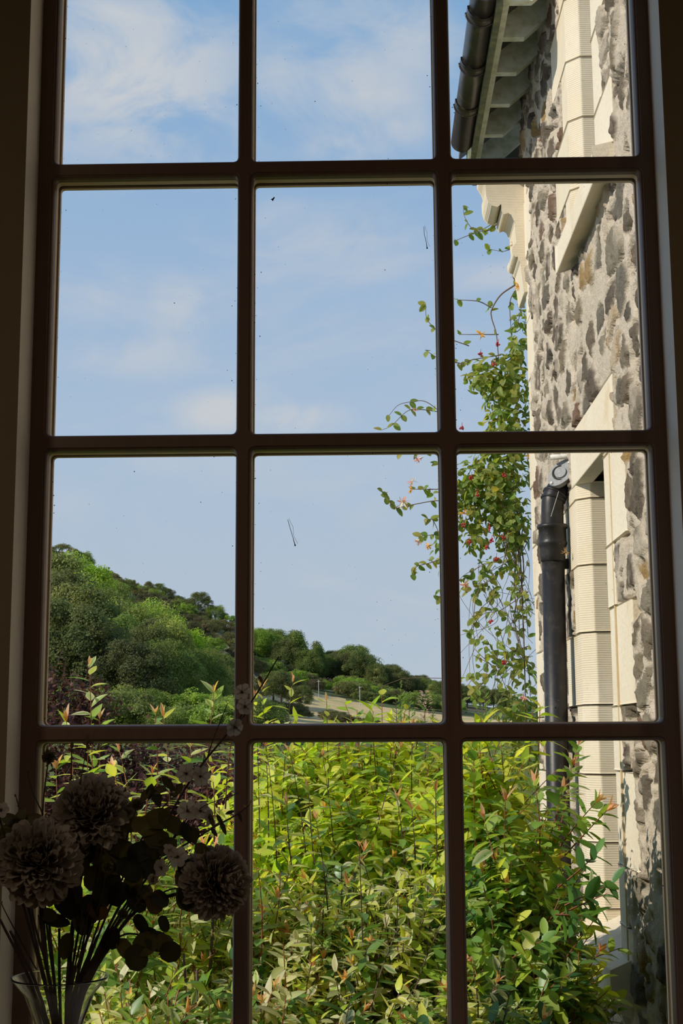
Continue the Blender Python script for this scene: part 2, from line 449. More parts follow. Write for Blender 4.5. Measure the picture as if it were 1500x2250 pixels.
def shoot(fol, stems, base, d, ln, nl, lL, lW, pal, edge=None, tip=None, tipfol=None, tipn=4, tipL=.035, bend=.25, up=.6, t0=.2, srad=.0022, droop=.25, curl=.18, fold=.25):
    base = np.asarray(base, float); d = unit(d); u, v = perp(d)
    a = rng.uniform(0, 2 * pi); bd = (cos(a) * u + sin(a) * v) * bend * rng.uniform(.3, 1)
    ts = np.linspace(0, 1, 6); pts = base + np.outer(ts, d) * ln + np.outer(ts ** 2, bd) * ln
    if stems is not None: stems.tube(pts, np.linspace(srad, srad * .45, 6), 4, False)
    tl = np.linspace(t0, .98, nl); p = base + np.outer(tl, d) * ln + np.outer(tl ** 2, bd) * ln
    ph = np.arange(nl) * 2.4 + rng.uniform(0, 6); r = np.cos(ph)[:, None] * u + np.sin(ph)[:, None] * v
    k = (.25 + .6 * tl ** 2)[:, None]
    ld = unit(d * k + r * (1.05 - .5 * k) + np.array([0, 0, -droop]) + rng.normal(0, .15, (nl, 3)))
    nn = d * .6 + np.array([0, 0, up]) + rng.normal(0, .28, (nl, 3))
    sz = rng.uniform(.75, 1.15, nl) * (1 - .35 * tl ** 3)
    cm = pick(pal, nl); 
    if edge is None: ce = cm
    else:
        m = rng.random(nl)[:, None] < edge[0]; ce = np.where(m, pick(edge[1], nl), cm)
    fol.add(p, ld, nn, lL * sz, lW * sz * rng.uniform(.85, 1.15, nl), curl * rng.uniform(-.2, 1.8, nl), fold * rng.uniform(.3, 1.6, nl), cm * 1.12, ce)
    if tip is not None:
        e = pts[-1]; td = unit(pts[-1] - pts[-2])
        ph = np.arange(tipn) * 2.1 + rng.uniform(0, 6); u, v = perp(td)
        r = np.cos(ph)[:, None] * u + np.sin(ph)[:, None] * v
        (tipfol or fol).add(np.repeat(e[None], tipn, 0), unit(td + r * rng.uniform(.12, .6, (tipn, 1))), r * -1 + rng.normal(0, .2, (tipn, 3)), tipL * rng.uniform(.6, 1.2, tipn), tipL * .27, .1, .35, pick(tip, tipn), pick(tip, tipn))
    return pts

# ------------------------------------------------------------------ the window
WX = [(-.480, -.199), (-.175, .104), (.130, .415)]
WZ = [(1.191, 1.594), (1.6195, 2.0225), (2.048, 2.451), (2.477, 2.880)]
FX0, FX1, FZ0, FZ1 = -.505, .438, 1.150, 2.910
Y0, Y1 = 2.0, 2.052
win = thing('window_1', (-.03, 2.0, FZ0), None, None, kind='structure')
win['label'] = 'dark brown wooden window with small panes and glazing bars'
xb = [FX0, (WX[0][1] + WX[1][0]) / 2, (WX[1][1] + WX[2][0]) / 2, FX1]
zb = [FZ0, (WZ[0][1] + WZ[1][0]) / 2, (WZ[1][1] + WZ[2][0]) / 2, (WZ[2][1] + WZ[3][0]) / 2, FZ1]
prof = [(.0052, 2.0, 0), (.0048, 2.0022, 0), (.0034, 2.0024, 0), (.0020, 2.0040, 0), (.0006, 2.0080, 0), (0, 2.0175, 0), (.0004, 2.018, 1), (.0004, 2.0315, 1), (.0022, 2.032, 2), (.0022, 2.0385, 2), (-.001, 2.039, 1), (-.001, 2.047, 1), (.003, 2.052, 0)]
bars = {}
def bar(k): return bars.setdefault(k, ([], [], []))
def loop(x0, x1, z0, z1, ins, r=.0065, K=4):
    x0 -= ins; x1 += ins; z0 -= ins; z1 += ins; out = []
    for (cx, cz, a0) in ((x1 - r, z0 + r, -pi / 2), (x1 - r, z1 - r, 0), (x0 + r, z1 - r, pi / 2), (x0 + r, z0 + r, pi)):
        for k in range(K):
            a = a0 + pi / 2 * k / (K - 1); out.append((cx + r * cos(a), cz + r * sin(a)))
    return out
K = 4
pane_list = []
for ci, (x0, x1) in enumerate(WX):
    for ri, (z0, z1) in enumerate(WZ):
        L = [loop(x0, x1, z0, z1, p[0], .0065 + p[0] * .8, K) for p in prof]
        oc = [(xb[ci + 1], zb[ri]), (xb[ci + 1], zb[ri + 1]), (xb[ci], zb[ri + 1]), (xb[ci], zb[ri])]
        n = 4 * K
        def side(j):  # edge j -> j+1 of the loop
            c, k = divmod(j, K)
            if k == K - 1: return ('R', 'T', 'L', 'B')[c]
            first = k < (K - 1) / 2 - .01
            return (('B', 'R'), ('R', 'T'), ('T', 'L'), ('L', 'B'))[c][0 if first else 1]
        key = {'L': ('v', ci), 'R': ('v', ci + 1), 'B': ('h', ri), 'T': ('h', ri + 1)}
        for j in range(n):
            j2 = (j + 1) % n; V, F, MI = bar(key[side(j)])
            o0, o1 = oc[j // K], oc[j2 // K]
            def quad(pts, mi):
                b = len(V); pp = []
                for q in pts:
                    if not pp or q != pp[-1]: pp.append(q)
                if pp[0] == pp[-1]: pp.pop()
                V.extend(pp); F.append(tuple(range(b, b + len(pp)))); MI.append(mi)
            quad([(o0[0], Y0, o0[1]), (o1[0], Y0, o1[1]), (L[0][j2][0], Y0, L[0][j2][1]), (L[0][j][0], Y0, L[0][j][1])], 0)
            for s in range(len(prof) - 1):
                a, b = prof[s], prof[s + 1]
                quad([(L[s][j][0], a[1], L[s][j][1]), (L[s][j2][0], a[1], L[s][j2][1]), (L[s + 1][j2][0], b[1], L[s + 1][j2][1]), (L[s + 1][j][0], b[1], L[s + 1][j][1])], b[2])
            e = len(prof) - 1
            quad([(L[e][j][0], Y1, L[e][j][1]), (L[e][j2][0], Y1, L[e][j2][1]), (o1[0], Y1, o1[1]), (o0[0], Y1, o0[1])], 0)
        pane_list.append((ci, ri, x0, x1, z0, z1))
for k, (V, F, MI) in bars.items():
    nm = 'stile' if k in (('v', 0), ('v', 3)) else 'bottom_rail' if k == ('h', 0) else 'top_rail' if k == ('h', 4) else 'glazing_bar'
    if nm in ('stile', 'bottom_rail', 'top_rail'):
        if k == ('v', 0): ex = box_v(FX0 - .001, FX0, Y0, Y1, FZ0, FZ1)
        elif k == ('v', 3): ex = box_v(FX1, FX1 + .001, Y0, Y1, FZ0, FZ1)
        elif k == ('h', 0): ex = box_v(FX0, FX1, Y0, Y1, FZ0 - .001, FZ0)
        else: ex = box_v(FX0, FX1, Y0, Y1, FZ1, FZ1 + .001)
        b = len(V); V.extend(ex[0]); F.extend([tuple(i + b for i in f) for f in ex[1]]); MI.extend([0] * 6)
    mesh_py(nm, V, F, [M['frame'], M['bead'], M['gasket']], win, mi=MI)
for (ci, ri, x0, x1, z0, z1) in pane_list:
    pn = MB().box(x0 - .0015, x1 + .0015, 2.0345, 2.0375, z0 - .0015, z1 + .0015).build('pane', M['glass'], win)
    # small etched standard mark low in a corner of the pane, grime specks along the edges
    if ri in (0, 1) :
        mx = (x0 + .016) if ci == 0 else (x1 - .016); mz = z0 + .017
        e = MB()
        for (a, b_, c, d_) in ((-.004, .006, .004, .0075), (-.0062, .0038, .0062, .0045)): e.box(mx + a, mx + c, 2.0338, 2.0344, mz + b_, mz + d_)
        hp = [(mx - .003, mz + .002), (mx - .003, mz - .002), (mx, mz - .0065), (mx + .003, mz - .002), (mx + .003, mz + .002), (mx, mz - .001), (mx - .003, mz + .002)]
        e.tube([(q[0], 2.0341, q[1]) for q in hp], .0003, 4)
        e.build('etched_mark', M['etch'], pn)
    g = MB()
    for _ in range(26):
        sd = random.random()
        if sd < .4: px_, pz_ = x0 + abs(random.gauss(0, .004)) + .001, random.uniform(z0, z1)
        elif sd < .6: px_, pz_ = x1 - abs(random.gauss(0, .004)) - .001, random.uniform(z0, z1)
        elif sd < .85: px_, pz_ = random.uniform(x0, x1), z1 - abs(random.gauss(0, .003)) - .001
        else: px_, pz_ = random.uniform(x0, x1), random.uniform(z0, z1)
        s_ = random.uniform(.0003, .0010)
        g.lathe([(0.00005, -s_), (s_ * .8, -s_ * .4), (s_, 0), (s_ * .6, s_ * .6), (0.00005, s_)], (px_, 2.0340, pz_), 6)
    g.build('grime_speck', M['dirt'], pn)['kind'] = 'stuff'

# insects stuck to the glass
def fly(px, py, label):
    c = at(px, py, 2.0325); t = thing('dead_fly', c, label, 'insect')
    b = MB(); b.lathe([(.0001, -.0032), (.0011, -.002), (.0013, .0), (.0010, .0018), (.0012, .0022), (.0008, .0032), (.0001, .0036)], (0, 0, 0), 8)
    o = b.build('fly_body', M['dirt'], None); o.parent = t; o.rotation_euler = (0, radians(35), 0)
    wg = MB()
    for s in (-1, 1): wg.add([(0, -.0008, .001), (s * .0016, -.0009, -.001), (s * .0024, -.0009, -.0035), (s * .0005, -.0009, -.003)], [(0, 1, 2, 3)])
    o = wg.build('wing', M['dirt'], None); o.parent = t; o.rotation_euler = (0, radians(35), 0)
fly(600, 437, 'dead fly stuck near the top of the middle pane of the second row')
def strand(pts, label):
    P = [at(x, y, 2.033) for x, y in pts]
    b = MB(); b.tube(P, [.0004] * (len(P) - 1) + [.0007], 5)
    b.tube([p + np.array([.003 * (k % 2) + .0012, 0, .002]) for k, p in enumerate(P)], .00022, 4)
    e = P[-1]; b.lathe([(.0001, -.0016), (.0012, -.0006), (.0012, .0006), (.0001, .0016)], e, 7)
    props(b.build('crane_fly', M['dirt']), label, 'insect')
strand([(931, 498), (932, 515), (936, 532), (938, 545)], 'withered crane fly hanging by the right edge of the middle pane, second row')
strand([(632, 1142), (637, 1160), (643, 1180), (648, 1198)], 'withered crane fly on the middle pane above the distant valley')

# ------------------------------------------------------------------ the room
RY = 1.925
V = []; F = []; MI = []
def ring(Ya, Yb):
    b = len(V)
    hole = [(-.5055, 1.120), (.4385, 1.120), (.4385, 2.912), (-.5055, 2.912)]
    out = [(-1.6, 0), (2.4, 0), (2.4, 3.1), (-1.6, 3.1)]
    for Y in (Ya, Yb):
        V.extend([(x, Y, z) for x, z in hole] + [(x, Y, z) for x, z in out])
    for i in range(4):
        j = (i + 1) % 4
        F.append((b + i, b + 4 + i, b + 4 + j, b + j)); MI.append(1)
        F.append((b + 8 + i, b + 8 + j, b + 12 + j, b + 12 + i)); MI.append(2)
        F.append((b + i, b + j, b + 8 + j, b + 8 + i)); MI.append(0)
        F.append((b + 4 + i, b + 12 + i, b + 12 + j, b + 4 + j)); MI.append(2)
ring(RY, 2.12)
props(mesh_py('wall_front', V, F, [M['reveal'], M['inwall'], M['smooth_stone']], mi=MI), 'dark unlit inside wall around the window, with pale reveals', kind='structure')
props(MB().box(-1.7, -1.6, -2.6, 2.12, 0, 3.1).build('wall_left', M['inwall']), 'left wall of the dark room', kind='structure')
props(MB().box(2.4, 2.5, -2.6, 2.12, 0, 3.1).build('wall_right', M['inwall']), 'right wall of the dark room', kind='structure')
props(MB().box(-1.7, 2.5, -2.7, -2.6, 0, 3.1).build('wall_back', M['inwall']), 'back wall of the dark room', kind='structure')
props(MB().box(-1.7, 2.5, -2.7, 2.12, -.1, 0).build('floor', M['floor']), 'dark wooden floor', kind='structure')
props(MB().box(-1.7, 2.5, -2.7, 2.12, 3.1, 3.2).build('ceiling', M['ceil']), 'ceiling of the dark room', kind='structure')
props(MB().box(-.56, .49, 1.68, 1.999, 1.085, 1.119).build('trim_1', M['reveal']), 'painted window board under the window', kind='structure')

# ------------------------------------------------------------------ stone building
bld = thing('stone_building', (.9, 4.4, -.5), 'rubble stone house wing with cream sandstone dressings outside the window on the right', 'building')
XW, YC, ZG = .80, 6.70, -.5
OPEN = [(4.593, 5.237, .86, 2.70), (4.535, 5.125, 3.36, 5.3)]
ny, nz_ = 520, 720
ys = np.linspace(2.13, YC, ny); zs = np.linspace(ZG, 5.1, nz_)
YY, ZZ = np.meshgrid(ys, zs, indexing='ij')
wy = YY + .09 * (fbm(YY * 5, ZZ * 5, 1.5) - .5) + .03 * (fbm(YY * 22, ZZ * 22, 9.5, 2) - .5)
wz = ZZ + .08 * (fbm(YY * 5, ZZ * 5, 4.5) - .5) + .03 * (fbm(YY * 22, ZZ * 22, 12.5, 2) - .5)
CW, CH = .195, .118
r_ = np.random.default_rng(11)
NR, NC = 90, 90
jy, jz, rnd1, rnd2, rnd3, rnd4 = [r_.random((NR, NC)) for _ in range(6)]
row = np.floor((wz + 2) / CH).astype(int); f1 = np.full(YY.shape, 9.0); f2 = f1.copy(); cid = np.zeros(YY.shape, int); dyv = np.zeros(YY.shape); dzv = np.zeros(YY.shape)
for dr in (-2, -1, 0, 1, 2):
    rr = row + dr; off = (rr % 2) * .5
    colb = np.floor((wy + 2) / CW - off).astype(int)
    for dc in (-1, 0, 1):
        cc = colb + dc; R_, C_ = rr % NR, cc % NC
        sy = (cc + off + .5 + (jy[R_, C_] - .5) * .8) * CW - 2; sz = (rr + .5 + (jz[R_, C_] - .5) * .8) * CH - 2
        an = (rnd4[R_, C_] - .5) * 1.1; ca_, sa_ = np.cos(an), np.sin(an)
        u0, v0 = wy - sy, wz - sz
        a, b = (u0 * ca_ + v0 * sa_) / (.75 + .65 * rnd3[R_, C_]), (v0 * ca_ - u0 * sa_) * 1.5
        d = np.sqrt(a * a + b * b)
        new = d < f1
        f2 = np.where(new, f1, np.minimum(f2, d)); cid = np.where(new, R_ * NC + C_, cid); dyv = np.where(new, a, dyv); dzv = np.where(new, b, dzv); f1 = np.where(new, d, f1)
q1, q2, q3, q4 = [a.ravel()[cid] for a in (rnd1, rnd2, rnd3, rnd4)]
edge = (f2 - f1) + .075 * (fbm(YY * 13, ZZ * 13, 20.5) - .5) + .03 * (fbm(YY * 45, ZZ * 45, 22.5, 2) - .5)
th = .018 + .058 * q2 ** 1.3
mask = sst(edge, th, th + .010) * (q4 > .10)
hst = .006 + .020 * q1 + .08 * (q2 - .5) * dyv + .11 * (q3 - .5) * dzv + .016 * (fbm(YY * 14, ZZ * 14, 30.5) - .5) + .012 * (fbm(YY * 40, ZZ * 40, 33.5, 2) - .5)
hmo = .012 + .022 * (fbm(YY * 9, ZZ * 9, 40.5) - .5) + .012 * (fbm(YY * 34, ZZ * 34, 41.5, 3) - .5)
H = hmo * (1 - mask) + hst * mask
pits = sst(fbm(YY * 16, ZZ * 11, 50.5), .585, .64); H -= .034 * pits; H += .010 * (fbm(YY * 60, ZZ * 60, 52.5, 2) - .5)
rim = np.exp(-((edge - th) / .012) ** 2) * sst(fbm(YY * 8, ZZ * 8, 55.5), .44, .60) * (q4 > .10); H -= .026 * rim
pal = np.array([(.15, .122, .10), (.19, .16, .13), (.13, .115, .10), (.25, .215, .175), (.30, .27, .22), (.21, .17, .13), (.42, .29, .14), (.54, .49, .41), (.22, .145, .11), (.20, .185, .16), (.28, .24, .18), (.17, .145, .12), (.16, .135, .115), (.22, .185, .15)])
stc = np.array([1.06, 1.0, .88]) * pal[(np.floor(q3 * 997 + q1 * 131).astype(int)) % len(pal)] * (.62 + .56 * fbm(YY * 30, ZZ * 30, 60.5))[..., None]
mtc = np.array([.70, .59, .455]) * (.86 + .28 * fbm(YY * 4, ZZ * 4, 70.5))[..., None]
slob = sst(fbm(YY * 7, ZZ * 7, 80.5), .54, .68) * .6
cm = (mask * (1 - slob))[..., None]
RC = mtc * (1 - cm) + stc * cm
# recess behind the dressed stones and openings
def recess(y0, y1, z0, z1, x=.05):
    global H
    ins = (YY > y0) & (YY < y1) & (ZZ > z0) & (ZZ < z1)
    H = np.where(ins, -x, H)
DRESS = []  # y0, y1, z0, z1
joints = [.90, .98, 1.215, 1.46, 1.715, 1.985, 2.24, 2.495, 2.56]
far_w = [.34, .16, .30, .14, .40, .12, .36, .30]
near_w = [.22, .14, .36, .16, .40, .15, .38, .22]
for i in range(len(joints) - 1):
    DRESS.append((5.237, 5.237 + far_w[i], joints[i], joints[i + 1]))
    DRESS.append((4.593 - near_w[i], 4.593, joints[i] + (.03 if i % 2 else -.02), joints[i + 1] + (-.02 if i % 2 else .03)))
DRESS.append((4.37, 5.33, 2.55, 2.765))
ujoints = [3.46, 3.70, 3.985, 4.235, 4.50, 4.78, 5.05]
ufar = [.14, .40, .15, .42, .16, .36]; unear = [.34, .16, .30, .13, .36, .2]
for i in range(len(ujoints) - 1):
    DRESS.append((5.125, 5.125 + ufar[i], ujoints[i], ujoints[i + 1])); DRESS.append((4.535 - unear[i], 4.535, ujoints[i] + .02, ujoints[i + 1] + .02))
for (a, b, c, d) in DRESS: recess(a - .004, b + .004, c - .004, d + .004, .03)
for (a, b, c, d) in OPEN: recess(a, b, c, d, .06)
QUO = []
zq = ZG; k = 0
while zq < 4.5:
    hq = random.uniform(.22, .34); QUO.append((6.70 - (.16 if k % 2 else .30), 6.72, zq, min(zq + hq, 4.55))); zq += hq; k += 1
for (a, b, c, d) in QUO: recess(a - .002, b + .1, c, d, .03)
Vw = np.stack([XW - H, YY, ZZ], -1).reshape(-1, 3)
idx = np.arange(ny * nz_).reshape(ny, nz_)
Qw = np.stack([idx[:-1, :-1], idx[:-1, 1:], idx[1:, 1:], idx[1:, :-1]], -1).reshape(-1, 4)
cy, cz = (YY[:-1, :-1] + .005).ravel(), (ZZ[:-1, :-1] + .005).ravel()
keep = np.ones(len(Qw), bool)
for (a, b, c, d) in OPEN: keep &= ~((cy > a - .02) & (cy < b + .02) & (cz > c + .02) & (cz < d))
mesh_np('rubble_wall', Vw, Qw[keep], M['rubble'], bld, RC.reshape(-1, 3), smooth=False)
# core of the wing (gable end, inner faces, walls of the window recesses)
core = MB()
core.box(.98, 1.25, 2.13, YC - .02, ZG, 5.1)
core.box(.84, 4.5, YC - .05, YC - .01, ZG, 4.9)
core.build('wall_core', M['smooth_stone'], bld)
# dressed stones with bevelled arrises, tooled
def dressed(name, y0, y1, z0, z1, x0, x1, mat, g=.0022, ch=None):
    """block with small eased edges; ch = (side, size): splayed corner towards the opening"""
    y0 += g; y1 -= g; z0 += g; z1 -= g
    if ch:
        sd, c = ch
        poly = [(x0, y0), (x0, y1), (x1, y1), (x1, y0)]
        if sd == 'y0': poly = [(x0, y0), (x0, y1), (x1, y1), (x1, y0 - c), (x0 + c, y0 - c)]
        if sd == 'y1': poly = [(x0, y1), (x0 + c, y1 + c), (x1, y1 + c), (x1, y0), (x0, y0)]
        b = MB().prism(poly, 'z', z0, z1)
    else: b = MB().box(x0, x1, y0, y1, z0, z1)
    o = b.build(name, mat, bld)
    bv = o.modifiers.new('ease', 'BEVEL'); bv.width = .004; bv.segments = 2
    return o
for i in range(len(joints) - 1):
    j = random.uniform(-.002, .003)
    dressed('jamb_stone', 5.237, 5.237 + far_w[i], joints[i], joints[i + 1], .792 + j, .99, M['tooled'], ch=('y0', .048))
    dressed('jamb_stone', 4.593 - near_w[i], 4.593, joints[i] + (.03 if i % 2 else -.02), joints[i + 1] + (-.02 if i % 2 else .03), .790 + j, .99, M['smooth_stone'], ch=('y1', .05))
for i in range(len(ujoints) - 1):
    dressed('jamb_stone', 5.125, 5.125 + ufar[i], ujoints[i], ujoints[i + 1], .793, .99, M['tooled'], ch=('y0', .048))
    dressed('jamb_stone', 4.535 - unear[i], 4.535, ujoints[i] + .02, ujoints[i + 1] + .02, .791, .99, M['smooth_stone'], ch=('y1', .05))
for (a, b) in zip(joints[:-1], joints[1:]):
    MB().box(.7865, .80, 4.462, 4.474, a, b).build('stained_joint', M['joint'], bld)
# lintel with a drip soffit
dressed('lintel', 4.37, 5.33, 2.55, 2.765, .788, .85, M['smooth_stone'])
dressed('lintel', 4.50, 5.30, 2.60, 2.765, .845, .99, M['smooth_stone'])
# sloped sills
def sill(y0, y1, prof_):
    o = MB().prism(prof_, 'y', y0, y1).build('window_sill', M['smooth_stone'], bld)
    bv = o.modifiers.new('ease', 'BEVEL'); bv.width = .006; bv.segments = 2
sill(4.42, 5.36, [(.729, .775), (.729, .885), (.99, 1.0), (.99, .80), (.80, .745)])
sill(4.20, 5.11, [(.728, 3.362), (.728, 3.465), (.99, 3.53), (.99, 3.40), (.80, 3.385)])
# sashes deep in the recesses
for (a, b, c, d) in ((4.56, 5.2, .97, 2.60), (4.5, 5.1, 3.5, 5.05)):
    fr = MB(); fr.box(.955, .985, a, a + .05, c, d); fr.box(.955, .985, b - .05, b, c, d); fr.box(.955, .985, a, b, (c + d) / 2 - .02, (c + d) / 2 + .02)
    fo = fr.build('sash_frame', M['whiteframe'], bld)
    MB().box(.972, .976, a, b, c, d).build('sash_pane', M['darkpane'], fo)
# corner quoins
for (a, b, c, d) in QUO:
    dressed('quoin', a, b, c, d, .794 + random.uniform(-.006, .006), .99, M['smooth_stone'], .003)
# kneeler carved under the skew, profile seen end-on
kp = [(1163, 352), (1056, 352), (1058, 372), (1066, 384), (1071, 398), (1068, 408), (1069, 428), (1073, 441), (1081, 450), (1092, 453), (1099, 448), (1102, 440), (1103, 463), (1107, 469), (1116, 466), (1124, 471), (1128, 480), (1132, 486), (1133, 510), (1136, 532), (1129, 541), (1126, 550), (1128, 559), (1133, 563), (1138, 561), (1139, 569), (1144, 574), (1146, 590), (1152, 640), (1163, 640)]
kq = [(at(x, y, 6.64)[0], at(x, y, 6.64)[2]) for x, y in kp]
o = MB().prism(kq, 'y', 6.64, 6.90).build('kneeler', M['tooled'], bld)
bv = o.modifiers.new('ease', 'BEVEL'); bv.width = .006; bv.segments = 2
# eaves
XF = .565
for yb in (5.32, 5.62, 5.94, 6.26, 6.60, 6.95):
    b = MB().prism([(XF, 4.60), (.690, 4.60), (.84, 4.735), (.84, 4.90), (XF, 4.675)], 'y', yb - .019, yb + .019)
    b.build('rafter', M['rafter'], bld)
MB().prism([(XF, 4.665), (.90, 4.93), (.90, 4.955), (XF, 4.69)], 'y', 5.26, 7.05).build('soffit_board', M['soffit'], bld)
MB().box(XF - .028, XF, 5.26, 7.05, 4.555, 4.72).build('fascia', M['fascia'], bld)
MB().box(XF, XF + .03, 5.26, 7.05, 4.585, 4.69).build('fascia_batten', M['rafter'], bld)
MB().prism([(.50, 4.69), (2.6, 6.36), (2.6, 6.40), (.50, 4.725)], 'y', 5.26, 7.10).build('roof', M['slate'], bld)

MB().prism([(XF, 4.52), (.85, 4.52), (.85, 4.885), (XF, 4.66)], 'y', 6.96, 7.04).build('soffit_end_board', M['soffit'], bld)
# gutter
gt = thing('gutter', (.49, 5.9, 4.55), 'mossy black half-round cast iron gutter along the eaves of the stone house', 'gutter')
GX, GZ, GR = .488, 4.612, .056
def halfpipe(r, y0, y1, th=.006, n=20):
    b = MB(); poly = [(GX + r * cos(a), GZ + r * sin(a)) for a in np.linspace(pi, 2 * pi, n)] + [(GX + (r - th) * cos(a), GZ + (r - th) * sin(a)) for a in np.linspace(2 * pi, pi, n)]
    return b.prism(poly, 'y', y0, y1)
halfpipe(GR, 5.22, 6.69).build('trough', M['gutter'], gt, True)
halfpipe(GR, 6.684, 6.69, .055).build('end_cap', M['gutter'], gt)
for yy in (5.38, 5.82, 6.23):
    cb = halfpipe(GR + .007, yy - .03, yy + .03, .010); cb.tube([(GX + (GR + .010) * cos(a), yy + .03, GZ + (GR + .010) * sin(a)) for a in np.linspace(pi, 2 * pi, 16)], .004, 6)
    cb.build('joint_collar', M['gutter'], gt, True)

# soil pipe
sp = thing('downpipe', (.715, 5.45, ZG), 'thick black cast iron downpipe with bend and access cap on the stone wall', 'pipe')
pb = np.array([.698, 5.45, ZG]); pt = np.array([.726, 5.45, 2.42]); PR = .0445
dp = pt - pb
MB().tube([pb, pb + dp * .5, pt], PR, 28).build('pipe_shaft', M['iron'], sp, True)
sk = MB(); c0 = pt - np.array([0.001, 0, .125])
sk.lathe([(.0455, -.012), (.049, -.010), (.049, .012), (.050, .016), (.050, .040), (.054, .048), (.0565, .056), (.058, .062), (.055, .068), (.0545, .072), (.0545, .118), (.060, .121), (.061, .130), (.058, .136), (.046, .138)], c0, 32)
sk.build('socket_collar', M['iron'], sp, True)
el = spline([pt + (0, 0, -.01), pt + (0.002, 0, .075), pt + (.010, .004, .125), pt + (.045, .02, .175), pt + (.10, .045, .195)], 20)
eb = MB().tube(el, [PR] * 20, 28)
for t_ in (8, 10): eb.tube([el[t_], el[t_] + (el[t_ + 1] - el[t_]) * .7], [PR + .006, PR + .006], 28)
elo = eb.build('elbow', M['iron'], sp, True)
# access door on the bend: an almond plate facing the viewer and upwards, with a boss
ac = Vector(at(1232, 1040, 5.405)); nrm = Vector((-.42, -.85, .30)).normalized(); rot = nrm.to_track_quat('Z', 'Y').to_matrix()
def plate(poly, h0, h1):
    n = len(poly); v = [ac + rot @ Vector((x, y, h0)) for x, y in poly] + [ac + rot @ Vector((x, y, h1)) for x, y in poly]
    return v, [tuple(range(n - 1, -1, -1)), tuple(range(n, 2 * n))] + [(i, (i + 1) % n, n + (i + 1) % n, n + i) for i in range(n)]
# local axes so that the long axis runs lower-left to upper-right in the view
ax = rot.transposed() @ Vector((.62, -.10, .75)); la = math.atan2(ax.y, ax.x)
alm = []
for k in range(36):
    a = 2 * pi * k / 36; r0 = .045; s = abs(cos(a)) ** 4
    r = r0 * (1 + .42 * s); alm.append((r * cos(a + la), r * sin(a + la) * 1.0))
ap = MB().add(*plate(alm, -.02, .006)); apo = ap.build('access_cap', M['greyiron'], sp)
bo = MB(); 
circ = [(.024 * cos(2 * pi * k / 24), .024 * sin(2 * pi * k / 24)) for k in range(24)]
bo.add(*plate(circ, .0, .012)); bo.build('cap_boss', M['greyiron'], apo)
rg = MB(); rg.tube([ac + rot @ Vector((.030 * cos(a), .030 * sin(a), .007)) for a in np.linspace(la + .6, la + 4.0, 22)], [.0015 + .004 * sin(pi * k / 21) for k in range(22)], 6); rg.build('cap_crescent', M['dirt'], apo)  # dark crescent strip laid around part of the boss
for s in (-1, 1):
    p0 = ac + rot @ Vector((s * .054 * cos(la), s * .054 * sin(la), .006)); bl = MB(); bl.lathe([(.0002, .006), (.004, .005), (.006, 0), (.006, -.004)], p0, 10); bl.build('bolt', M['whitepaint'], apo, True)
br = MB(); br.box(.70, .79, 5.49, 5.515, 2.26, 2.30); br.build('wall_bracket', M['iron'], sp)
ov = thing('overflow_pipe', (.79, 5.5, 2.66), 'short white painted overflow pipe poking from the wall above the black pipe', 'pipe')
op = MB(); q0, q1_ = at(1209, 1005, 5.40), at(1257, 1002, 5.40); q1_ = q1_ + (q1_ - q0) * .35
op.tube([q0, q1_], .0105, 14); op.build('pipe_stub', M['whitepaint'], ov, True)

# ------------------------------------------------------------------ land beyond the garden
DN = np.array([7.0, 20, 60, 100, 160, 225, 300, 420, 700])
TPX = np.array([-900, -300, 105, 300, 510, 560, 700, 850, 980, 1140, 1500, 2300])
TPY = np.array([  # at 60,100,160,225,300 m
    [1615, 1500, 1360, 1270, 1230], [1612, 1490, 1345, 1250, 1225], [1612, 1480, 1340, 1248, 1232], [1618, 1525, 1410, 1325, 1302], [1628, 1580, 1490, 1415, 1392],
    [1632, 1598, 1550, 1492, 1440], [1634, 1606, 1572, 1530, 1490], [1634, 1608, 1586, 1556, 1520], [1634, 1609, 1592, 1572, 1545], [1634, 1611, 1598, 1585, 1566],
    [1634, 1612, 1602, 1592, 1580], [1634, 1612, 1604, 1596, 1586]], float)
def ter(px, D):
    px = np.asarray(px, float); D = np.asarray(D, float)
    zz = []
    for k, d in enumerate((60, 100, 160, 225, 300)):
        py = np.interp(px, TPX, TPY[:, k]); zz.append(1.6 + np.tan(np.arctan((1620 - py) / FPX) * 1.02) * d)
    zz = [np.full(px.shape, ZG), np.full(px.shape, ZG - .3)] + zz + [zz[-1] - 12, zz[-1] - 40]
    zz = np.stack(zz, 0); out = np.zeros(px.shape)
    i = np.clip(np.searchsorted(DN, D, side='right') - 1, 0, len(DN) - 2); t = np.clip((D - DN[i]) / (DN[i + 1] - DN[i]), 0, 1)
    a = np.take_along_axis(zz, i[None], 0)[0]; b = np.take_along_axis(zz, (i + 1)[None], 0)[0]
    return a + (b - a) * t
def tpos(px, D):
    d = ray(px, 1620); return np.array([d[0] / d[1] * D, D, float(ter(np.array([px]), np.array([float(D)]))[0])])
cols = np.linspace(-900, 2300, 161); rows = np.concatenate([np.linspace(2.2, 60, 30), np.linspace(64, 320, 70), np.linspace(340, 700, 12)])
PXg, Dg = np.meshgrid(cols, rows, indexing='ij')
Zt = ter(PXg, Dg) + np.clip(Dg / 200, 0, 1) * .8 * (fbm(PXg / 60, Dg / 12, .5) - .5)
Rx = np.array([ray(p, 1620) for p in cols]); Xt = (Rx[:, 0] / Rx[:, 1])[:, None] * Dg
Vt = np.stack([Xt, Dg, Zt], -1).reshape(-1, 3)
it = np.arange(PXg.size).reshape(PXg.shape)
Qt = np.stack([it[:-1, :-1], it[1:, :-1], it[1:, 1:], it[:-1, 1:]], -1).reshape(-1, 4)
pc = ((PXg[:-1, :-1] + PXg[1:, 1:]) / 2).ravel(); dc = ((Dg[:-1, :-1] + Dg[1:, 1:]) / 2).ravel()
